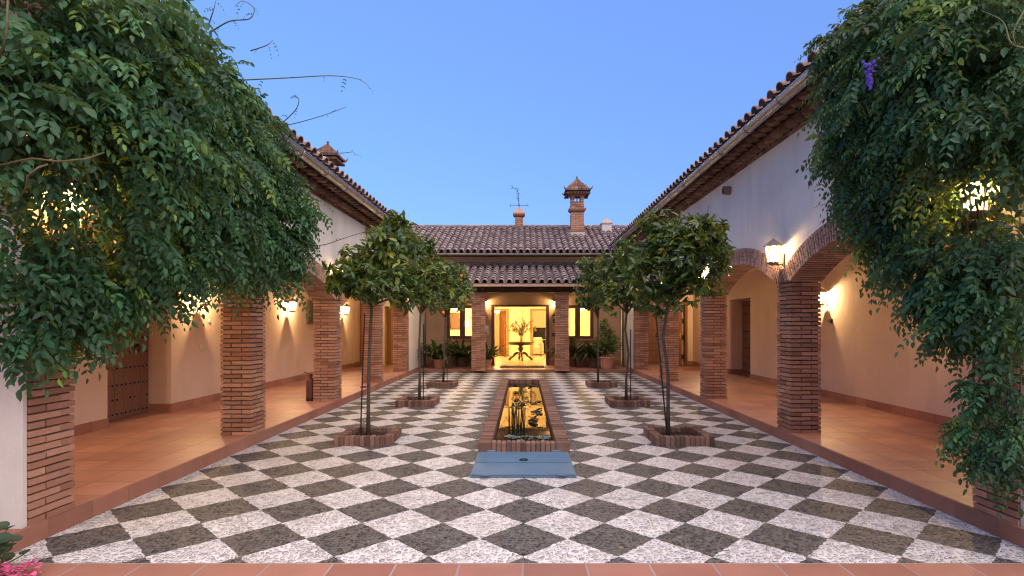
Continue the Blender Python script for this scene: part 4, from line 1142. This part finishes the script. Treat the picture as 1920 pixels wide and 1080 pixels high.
# ------------------------------------------------------------------ potted plants by the back wall
def pot_mesh(x,y,z,r,h):
    m = MB(); m.lathe([(r*.66,0),(r*.70,.02),(r*.93,h*.82),(r*.94,h*.84),(r*1.06,h*.85),(r*1.08,h*.93),(r*1.05,h),(r*.95,h),(r*.92,h*.9)],(x,y,z),20); return m
def blade_plant(x,y,z,r,ph,n,L,w,label,mat='pot',up=.9):
    e = empty('potted_plant',(x,y,z),label,'potted plant','potted plants along the back wall')
    pot_mesh(x,y,z,r,ph).build('pot', M[mat], e, smooth=False)
    m = MB(); m.lathe([(r*.9,ph*.88),(.01,ph*.92)],(x,y,z),14); m.build('soil', M['soil'], e)
    m = MB()
    for k in range(n):
        a = random.uniform(0,6.283); s = random.uniform(.25,1.2); rr = random.uniform(0,r*.6)
        m.blade((x+rr*math.cos(a),y+rr*math.sin(a),z+ph*.9),(math.cos(a)*s,math.sin(a)*s,up*random.uniform(.7,1.2)),L*random.uniform(.6,1.15),w*random.uniform(.7,1.2),random.uniform(.3,.8),7)
    m.build('foliage', M['pleaf'], e)
blade_plant(-2.95,19.3,.088,.2,.3,80,1.35,.12,'broad leaved potted plant left of the middle left tree trunk')
blade_plant(-2.25,19.9,.088,.2,.34,100,1.35,.085,'dark bushy potted plant under the left portico window','darkpot')
blade_plant(-1.75,19.7,.088,.17,.3,70,1.25,.08,'dark potted plant against the left portico pillar','darkpot')
blade_plant(-1.28,19.6,.088,.17,.28,50,1.2,.095,'leafy potted plant between left pillar and doorway')
blade_plant(1.75,19.9,.088,.18,.42,60,1.35,.13,'dark arching potted plant under the right portico window','darkpot',.7)
blade_plant(2.45,19.4,.088,.19,.36,80,1.3,.10,'dark potted plant just left of the big terracotta pot','darkpot')
e = empty('potted_plant',(2.82,18.35,0),'citrus bush in a large pale terracotta pot near the right wing','potted plant','potted plants along the back wall')
e.location.z=.09
pot_mesh(2.82,18.95,.09,.28,.42).build('pot', M['pot'], e)
m = MB(); m.lathe([(.25,.37),(.01,.39)],(2.82,18.95,.09),14); m.build('soil', M['soil'], e)
m = MB()
for k in range(7): m.tube([(2.82+random.uniform(-.08,.08),18.95,.46),(2.82+random.uniform(-.2,.2),18.95+random.uniform(-.2,.2),.95),(2.82+random.uniform(-.35,.35),18.95+random.uniform(-.3,.3),1.4)],[.015,.010,.005],5)
m.build('stem', M['bark'], e)
leaves('foliage', M['citrus'], e, *crown_leaves([(2.75,18.9,1.05,.34),(3.0,19.0,.95,.30),(2.6,18.9,.85,.27),(2.8,18.95,1.38,.24),(2.7,18.9,1.62,.13)],420,6,.075))

# ------------------------------------------------------------------ small things
FE = empty('fire_extinguisher',(-4.1,10.72,.13),'dull red fire extinguisher standing against the second left pillar','fire extinguisher')
m = MB(); m.lathe([(.075,0),(.08,.02),(.08,.36),(.07,.41),(.035,.44),(.025,.46)],(-4.1,10.72,.132),18); m.build('body', M['red'], FE, smooth=True)
m = MB(); m.lathe([(.081,.0),(.082,.015),(.082,.06)],(-4.1,10.72,.131),18); m.build('base_ring', M['black'], FE)
m = MB(); m.lathe([(.022,.46),(.026,.48),(.02,.51)],(-4.1,10.72,.132),10); m.bar((-4.1,10.72,.65),(-4.22,10.70,.68),.022,.012); m.bar((-4.1,10.72,.63),(-4.2,10.70,.61),.018,.010); m.build('valve', M['black'], FE)
m = MB(); m.tube([(-4.08,10.70,.62),(-4.01,10.68,.60),(-3.995,10.68,.5),(-4.0,10.70,.30)],.011,6); m.build('hose', M['black'], FE)
m = MB(); m.box(-5.899,10.13,1.15,-5.888,10.21,1.23); m.box(-5.888,10.15,1.165,-5.884,10.19,1.215); tag(m.build('light_switch', M['white'], bevel=.002),'white light switch on the left gallery wall beside the second pillar','light switch')
m = MB(); m.lathe([(.035,0),(.03,.012),(.005,.014)],(0,0,0),12); m.v=[(-5.899+v[2],10.45+v[0],1.66+v[1]) for v in m.v]; tag(m.build('bell_push', M['white']),'small round bell push high on the left gallery wall','bell push')
m = MB(); m.box(6.06,11.0,1.62,6.099,11.03,1.70); m.tube([(6.07,11.015,1.66),(6.02,11.015,1.65),(6.01,11.015,1.69)],.008,6); tag(m.build('wall_hook', M['iron']),'small dark hook on the right gallery wall below the lantern','hook')
def board(x0,x1,z0,z1,mat,label,cat='notice',inset=None):
    m = MB(); m.box(x0,20.475,z0,x1,20.498,z1); o=m.build('notice_board' if cat=='notice' else 'wall_plaque', M[mat], bevel=.003); tag(o,label,cat)
    if inset:
        for a,b,c,d,mm in inset:
            q = MB(); q.box(a,20.470,c,b,20.474,d); q.build('printed_sheet', M[mm], o)
board(-1.47,-1.28,1.22,1.56,'paper','pale notice board left of the main doorway','notice',[(-1.45,-1.30,1.45,1.53,'white'),(-1.42,-1.36,1.25,1.31,'black')])
board(-1.46,-1.36,.92,1.10,'ochre','small ochre notice below the pale notice board','notice')
def plaque(x,z,w,h,label):
    m = MB(); m.lathe([(1,0),(.92,.5),(.5,1.0),(.01,1.1)],(0,0,0),18); m.v=[(x+v[0]*w/2,20.498-v[2]*.02,z+v[1]*h/2) for v in m.v]; tag(m.build('wall_plaque', M['ceramic'], smooth=True),label,'plaque','dark plaques by the doorway')
plaque(1.13,1.93,.16,.07,'small flat dark plaque highest on the wall right of the doorway')
m = MB(); m.box(1.09,20.48,1.64,1.16,20.498,1.80); m.box(1.06,20.478,1.72,1.09,20.496,1.78); tag(m.build('wall_plaque', M['ceramic']),'narrow dark ornament in the middle of the wall right of the doorway','plaque','dark plaques by the doorway')
plaque(1.12,1.22,.2,.16,'oval dark plaque lowest on the wall right of the doorway')

# ------------------------------------------------------------------ wisterias
def wisteria(sgn, clumps, n_spray, label, Lrange, flowers=(), tendrils=(), trunk=(), fill=.3):
    r = empty('wisteria',(sgn*3.9,3.8,0),label,'climbing plant')
    m = MB()
    for pts,ra in trunk: m.tube(pts,ra,8)
    hub = Vector((sgn*3.5,4.6,3.4))
    for c in clumps[::2]:
        e = Vector(c[:3]); mid = Vector((sgn*3.45,(c[1]+hub.y)/2,(c[2]+hub.z)/2))
        m.tube([hub,mid,e],[.018,.013,.006],5)
    m.build('stem', M['vine'], r, smooth=True)
    B=[];A=[];LS=[];TN=[]
    tot = sum(c[3]**2 for c in clumps)
    for c in clumps:
        k = max(4,int(n_spray/7*c[3]**2/tot)); u = unit(k); kk = c[4] if len(c)>4 else 1
        u = u+np.array([-sgn*.55,-.55,.10])*rng.random((k,1)); u/=np.linalg.norm(u,axis=1,keepdims=True)
        p0 = np.array(c[:3])+u*(c[3]*rng.uniform(.25,.7,k))[:,None]
        d = u+rng.normal(size=(k,3))*.45+np.array([-sgn*.15,.25,-.25]); d/=np.linalg.norm(d,axis=1,keepdims=True)
        sl = c[3]*rng.uniform(.45,.85,k)+.05
        shade = np.clip(rng.normal(.29,.27,k),0,.85); yg = rng.random(k)<.09; shade[yg]=rng.uniform(.75,.98,yg.sum())
        side = np.cross(d,np.array([0,0,1.0])+rng.normal(size=(k,3))*.3); side/=np.linalg.norm(side,axis=1,keepdims=True)
        dr = rng.uniform(.1,.6,k); ssz = rng.uniform(.68,1.18,k)
        for q in range(8):
            t = .15+.85*q/7
            b = p0+d*(sl*t)[:,None]; b[:,2]-=dr*sl*t*t
            ax = side*(.9 if q%2 else -.9)*(1 if q<7 else 0)+d*.55+np.array([0,0,-.35])+rng.normal(size=(k,3))*.2
            B.append(b);A.append(ax);LS.append(rng.uniform(*Lrange,k)*kk*(1-.25*t)*ssz); TN.append(shade)
    B=np.concatenate(B);A=np.concatenate(A);LS=np.concatenate(LS);TN=np.concatenate(TN)
    ok = (np.abs(B[:,0])<3.56)|(B[:,1]<3.95)
    # the vine is thin in front of the lantern it has grown over
    q = B-np.array([sgn*3.45,4.26,2.56]); q[:,0] += q[:,1]*(-.84*sgn)*-1*0; 
    ax0 = np.array([-sgn*.62,-.78,-.12]); ax0/=np.linalg.norm(ax0); al = q@ax0; dist = np.linalg.norm(q-np.outer(al,ax0),axis=1)
    ok &= ~((al>-.2)&(dist<.42)&(rng.random(len(B))<np.clip(.92-dist*1.5,0,.85)))
    B,A,LS,TN=B[ok],A[ok],LS[ok],TN[ok]
    lb,ld,ln,ll,lt = sprays(B,A,LS,5,TN)
    ok = (np.abs(lb[:,0])<3.57)|(lb[:,1]<4.0)
    lb,ld,ln,ll,lt = lb[ok],ld[ok],ln[ok],ll[ok],lt[ok]
    leaves('foliage', M['wist'], r, lb, ld, ln, ll, ll*rng.uniform(.42,.56,len(ll)), lt, .22)
    for pts in tendrils:
        P3=[Vector(p) for p in pts]
        # smooth the polyline
        out=[]
        for i in range(len(P3)-1):
            p0=P3[max(i-1,0)];p1=P3[i];p2=P3[i+1];p3=P3[min(i+2,len(P3)-1)]
            for q in range(6):
                s=q/6; out.append(.5*((2*p1)+(p2-p0)*s+(2*p0-5*p1+4*p2-p3)*s*s+(3*p1-p0-3*p2+p3)*s**3))
        out.append(P3[-1]); n=len(out)
        t = MB(); t.tube(out,[.0065-.0045*i/(n-1) for i in range(n)],5); to = t.build('tendril', M['tendril'], r)
        tb=[];ta=[];tl=[]
        for i in range(3,n,4):
            tb.append(out[i]); ta.append((random.uniform(-1,1),random.uniform(-.5,.5),random.uniform(-.8,.4))); tl.append(random.uniform(.04,.10))
        lb,ld,ln,ll,lt = sprays(np.array([tuple(x) for x in tb]),np.array(ta),np.array(tl),3)
        leaves('young_leaf', M['wist'], to, lb,ld,ln,ll,ll*.45,lt,.2)['kind'] = 'stuff'
    for c in flowers:
        f = MB(); c=Vector(c)
        for k in range(46):
            s = random.random(); f.ball(c+Vector((random.uniform(-1,1)*.05*(1-s),random.uniform(-1,1)*.05*(1-s),-.22*s)),.013,5,3)
        f.build('flower_cluster', M['violet'], r)
def PX3(px,py,Y,rpx,k=1.0): p=P(px,py,Y); return (p.x,p.y,p.z,rpx*Y/F,k)
LCL = [PX3(*a) for a in (
 (40,60,3.5,150),(170,40,3.9,130),(250,60,4.4,100),(60,200,3.4,140),(190,190,3.9,130),(295,150,4.5,100),(360,125,5.0,62),
 (385,195,5.4,75),(330,270,4.9,110),(200,320,4.1,120),(50,330,3.5,110),(418,255,6.0,64),(462,305,6.5,52),(410,330,5.9,85),(350,400,5.3,100),
 (500,370,6.7,60),(540,410,7.1,44),(460,430,6.5,70),(505,455,6.9,50),(400,465,6.0,55),(290,450,4.9,80),(160,430,4.2,90),(40,480,3.7,95),
 (60,570,3.8,60),(160,520,4.2,60),(240,505,4.6,50),(330,490,5.3,42),(110,585,4.0,36),(40,610,3.8,40),(470,470,6.9,36),(510,465,7.1,26),(440,485,6.9,26),(200,545,4.4,26),
 (265,20,4.4,72),(310,60,4.7,52),(420,190,6.0,44),(462,240,6.5,28),(495,228,6.6,20),(450,165,5.7,28))]
LT = [[P(455,150,5.2),P(540,146,5.1),P(620,142,5.0),P(670,148,4.9),P(692,162,4.9)],
      [P(395,60,4.9),P(430,40,4.7),P(468,35,4.6),P(476,15,4.6),P(455,2,4.6),P(440,12,4.6)],
      [P(500,240,6.0),P(550,232,5.8),P(610,215,5.6),P(650,200,5.5)],
      [P(530,230,6.0),P(555,205,5.9),P(560,185,5.8),P(548,180,5.8)],
      [P(560,450,6.8),P(600,460,6.4),P(650,445,6.0),P(705,428,5.8)],
      [P(470,95,5.2),P(500,85,5.0),P(512,75,5.0)],
      [P(390,50,4.8),P(400,20,4.7),P(405,0,4.7)],
      [P(600,285,7.2),P(640,287,7.0),P(662,285,6.9),P(664,292,6.9)]]
wisteria(-1, LCL, 5600, 'dense green climbing vine billowing over the near end of the left arcade', (.25,.36), (), LT,
  [([(-3.95,3.75,-.1),(-3.9,3.8,.9),(-3.85,3.85,1.9),(-3.6,3.9,2.8),(-3.5,4.6,3.4)],[.07,.06,.05,.04,.03]),
   ([P(-30,318,3.0),P(20,305,2.95),P(60,297,2.9),P(110,303,2.85),P(160,298,2.95),P(195,286,3.1)],[.0055,.0055,.005,.005,.004,.003]),
   ([P(90,308,2.9),P(72,314,2.87),P(52,330,2.85),P(50,350,2.9),P(36,372,3.0)],[.005,.0055,.0055,.005,.004]),
   ([P(15,0,2.9),P(12,60,2.85),P(0,110,2.9)],[.005,.005,.004])])
RCL = [PX3(*a) for a in (
 (1650,60,5.0,60),(1720,60,4.5,90),(1830,60,4.0,110),(1610,190,5.6,50),(1680,170,4.9,90),(1790,180,4.3,110),(1890,190,3.8,100),
 (1590,280,5.9,36),(1640,280,5.3,70),(1730,300,4.7,80),(1830,280,4.2,70),(1630,370,5.5,38),(1690,390,5.0,60),(1760,400,4.55,50),(1900,290,3.7,60),
 (1665,425,5.2,26),(1715,465,4.85,36),(1760,480,4.4,60),(1850,480,4.0,70),(1900,430,3.8,50),(1735,505,4.6,24),(1785,540,4.4,34),(1820,560,4.1,55),(1900,550,3.8,60),
 (1790,600,4.3,28,.8),(1850,620,4.0,32,.8),(1905,620,3.85,40,.8),(1770,615,4.35,14,.7),(1590,150,5.5,30),(1560,75,5.1,16),(1535,90,5.1,9,.8),
 (1860,760,3.9,32,.8),(1905,770,3.8,40,.85),(1850,805,3.85,34,.8),(1905,825,3.75,42,.85),(1880,850,3.8,22,.75),(1825,800,3.95,18,.8),(1895,715,3.85,34,.8),(1850,725,3.9,18,.7))]
RT = [[P(1610,60,5.2),P(1570,65,5.1),P(1530,85,5.0),P(1500,110,5.0)],
      [P(1640,20,5.0),P(1600,10,4.9),P(1570,30,4.9)],
      [P(1600,370,5.6),P(1570,375,5.5),P(1540,385,5.4)],
      [P(1920,90,3.3),P(1895,80,3.25),P(1880,40,3.3),P(1840,20,3.4)],
      [P(1920,20,3.3),P(1900,60,3.3),P(1905,85,3.3)]]
wisteria(1, RCL, 5200, 'dark climbing vine with a violet flower hanging over the near end of the right arcade', (.21,.31), [P(1632,112,4.15)], RT,
  [([(3.98,3.75,-.1),(3.95,3.8,.9),(3.9,3.85,1.9),(3.62,3.9,2.8),(3.5,4.6,3.4)],[.07,.06,.05,.04,.03])])

# ------------------------------------------------------------------ geranium in the near left corner
GE = empty('geranium',(-3.3,3.45,0),'pink flowering geranium at the bottom left corner of the courtyard','flower plant')
m = MB(); st = MB(); fl = MB()
for k in range(80):
    a = random.uniform(0,6.283); rr = random.uniform(.02,.30); p = Vector((-3.38+rr*math.cos(a),3.42+rr*.8*math.sin(a),random.uniform(.08,.44)*(1.1-rr)))
    st.tube([(-3.4,3.42,0),p],.004,4)
    n=9; nr=Vector((random.uniform(-.5,.5),random.uniform(-.8,.1),1)).normalized(); u=nr.cross(Vector((0,1,0))).normalized(); w=nr.cross(u); q=random.uniform(.03,.05)
    m._add([p]+[p+u*q*math.cos(6.283*i/n)*(1+.12*math.cos(6.283*i/n*5))+w*q*math.sin(6.283*i/n)+nr*.012 for i in range(n)],[(0,1+i,1+(i+1)%n) for i in range(n)])
for c in ((-3.16,3.42,.06),(-3.26,3.38,.08),(-3.22,3.45,.07),(-3.30,3.42,.03),(-3.10,3.5,.06),(-3.34,3.5,.10),(-3.2,3.36,.05)):
    st.tube([(-3.38,3.42,.02),c],.004,4)
    for k in range(46):
        v=Vector(tuple(rng.normal(0,.022,3))); fl.blade(Vector(c)+v,v.normalized(),.026,.026,.2,2)
m.build('foliage', M['gleaf'], GE); st.build('stem', M['tendril'], GE); fl.build('blossom', M['pink'], GE)

# ------------------------------------------------------------------ sky and light
SUN_EL, SUN_AZ = R(2.5), R(140)      # low sun behind the viewer
w = bpy.data.worlds.new('World'); S.world = w; w.use_nodes = True; nt = w.node_tree; nt.nodes.clear()
o = nt.nodes.new('ShaderNodeOutputWorld'); bg = nt.nodes.new('ShaderNodeBackground'); sk = nt.nodes.new('ShaderNodeTexSky')
sk.sky_type='NISHITA'; sk.sun_disc=False; sk.sun_elevation=SUN_EL; sk.sun_rotation=SUN_AZ; sk.altitude=300; sk.air_density=1.0; sk.dust_density=.4; sk.ozone_density=3.0
bg.inputs[1].default_value=.12
# the even blue glow of high twilight air on top of the low-sun sky
bg2 = nt.nodes.new('ShaderNodeBackground'); bg2.inputs[0].default_value=(.215,.375,1.03,1); bg2.inputs[1].default_value=.33
ad = nt.nodes.new('ShaderNodeAddShader')
nt.links.new(sk.outputs[0],bg.inputs[0]); nt.links.new(bg.outputs[0],ad.inputs[0]); nt.links.new(bg2.outputs[0],ad.inputs[1]); nt.links.new(ad.outputs[0],o.inputs[0])
l = bpy.data.lights.new('Sun','SUN'); l.energy=2.5; l.angle=R(100); l.color=(1,.76,.53)
so = bpy.data.objects.new('Sun',l); COL.objects.link(so)
d = Vector((math.sin(SUN_AZ)*math.cos(R(58)),math.cos(SUN_AZ)*math.cos(R(58)),math.sin(R(58))))
so.rotation_euler = (-d).to_track_quat('-Z','Y').to_euler()

cam = bpy.data.cameras.new('Camera'); cam.sensor_width=36; cam.lens=F/1920*36; cam.shift_x=-(CX-960)/1920; cam.shift_y=(HY-540)/1920; cam.clip_end=2000; cam.clip_start=.05
co = bpy.data.objects.new('Camera',cam); COL.objects.link(co); co.location=(0,0,EYE); co.rotation_euler=(R(90),0,0); S.camera=co
S.view_settings.view_transform='Standard'; S.view_settings.look='None'; S.view_settings.exposure=1.1; S.view_settings.gamma=1
S.render.engine='CYCLES'; cy=S.cycles; cy.use_denoising=True
try: cy.denoiser='OPENIMAGEDENOISE'
except Exception: pass
cy.filter_width=1.2; cy.max_bounces=6; cy.diffuse_bounces=4; cy.glossy_bounces=3; cy.transmission_bounces=4; cy.transparent_max_bounces=8
cy.sample_clamp_indirect=4; cy.caustics_reflective=False; cy.caustics_refractive=False
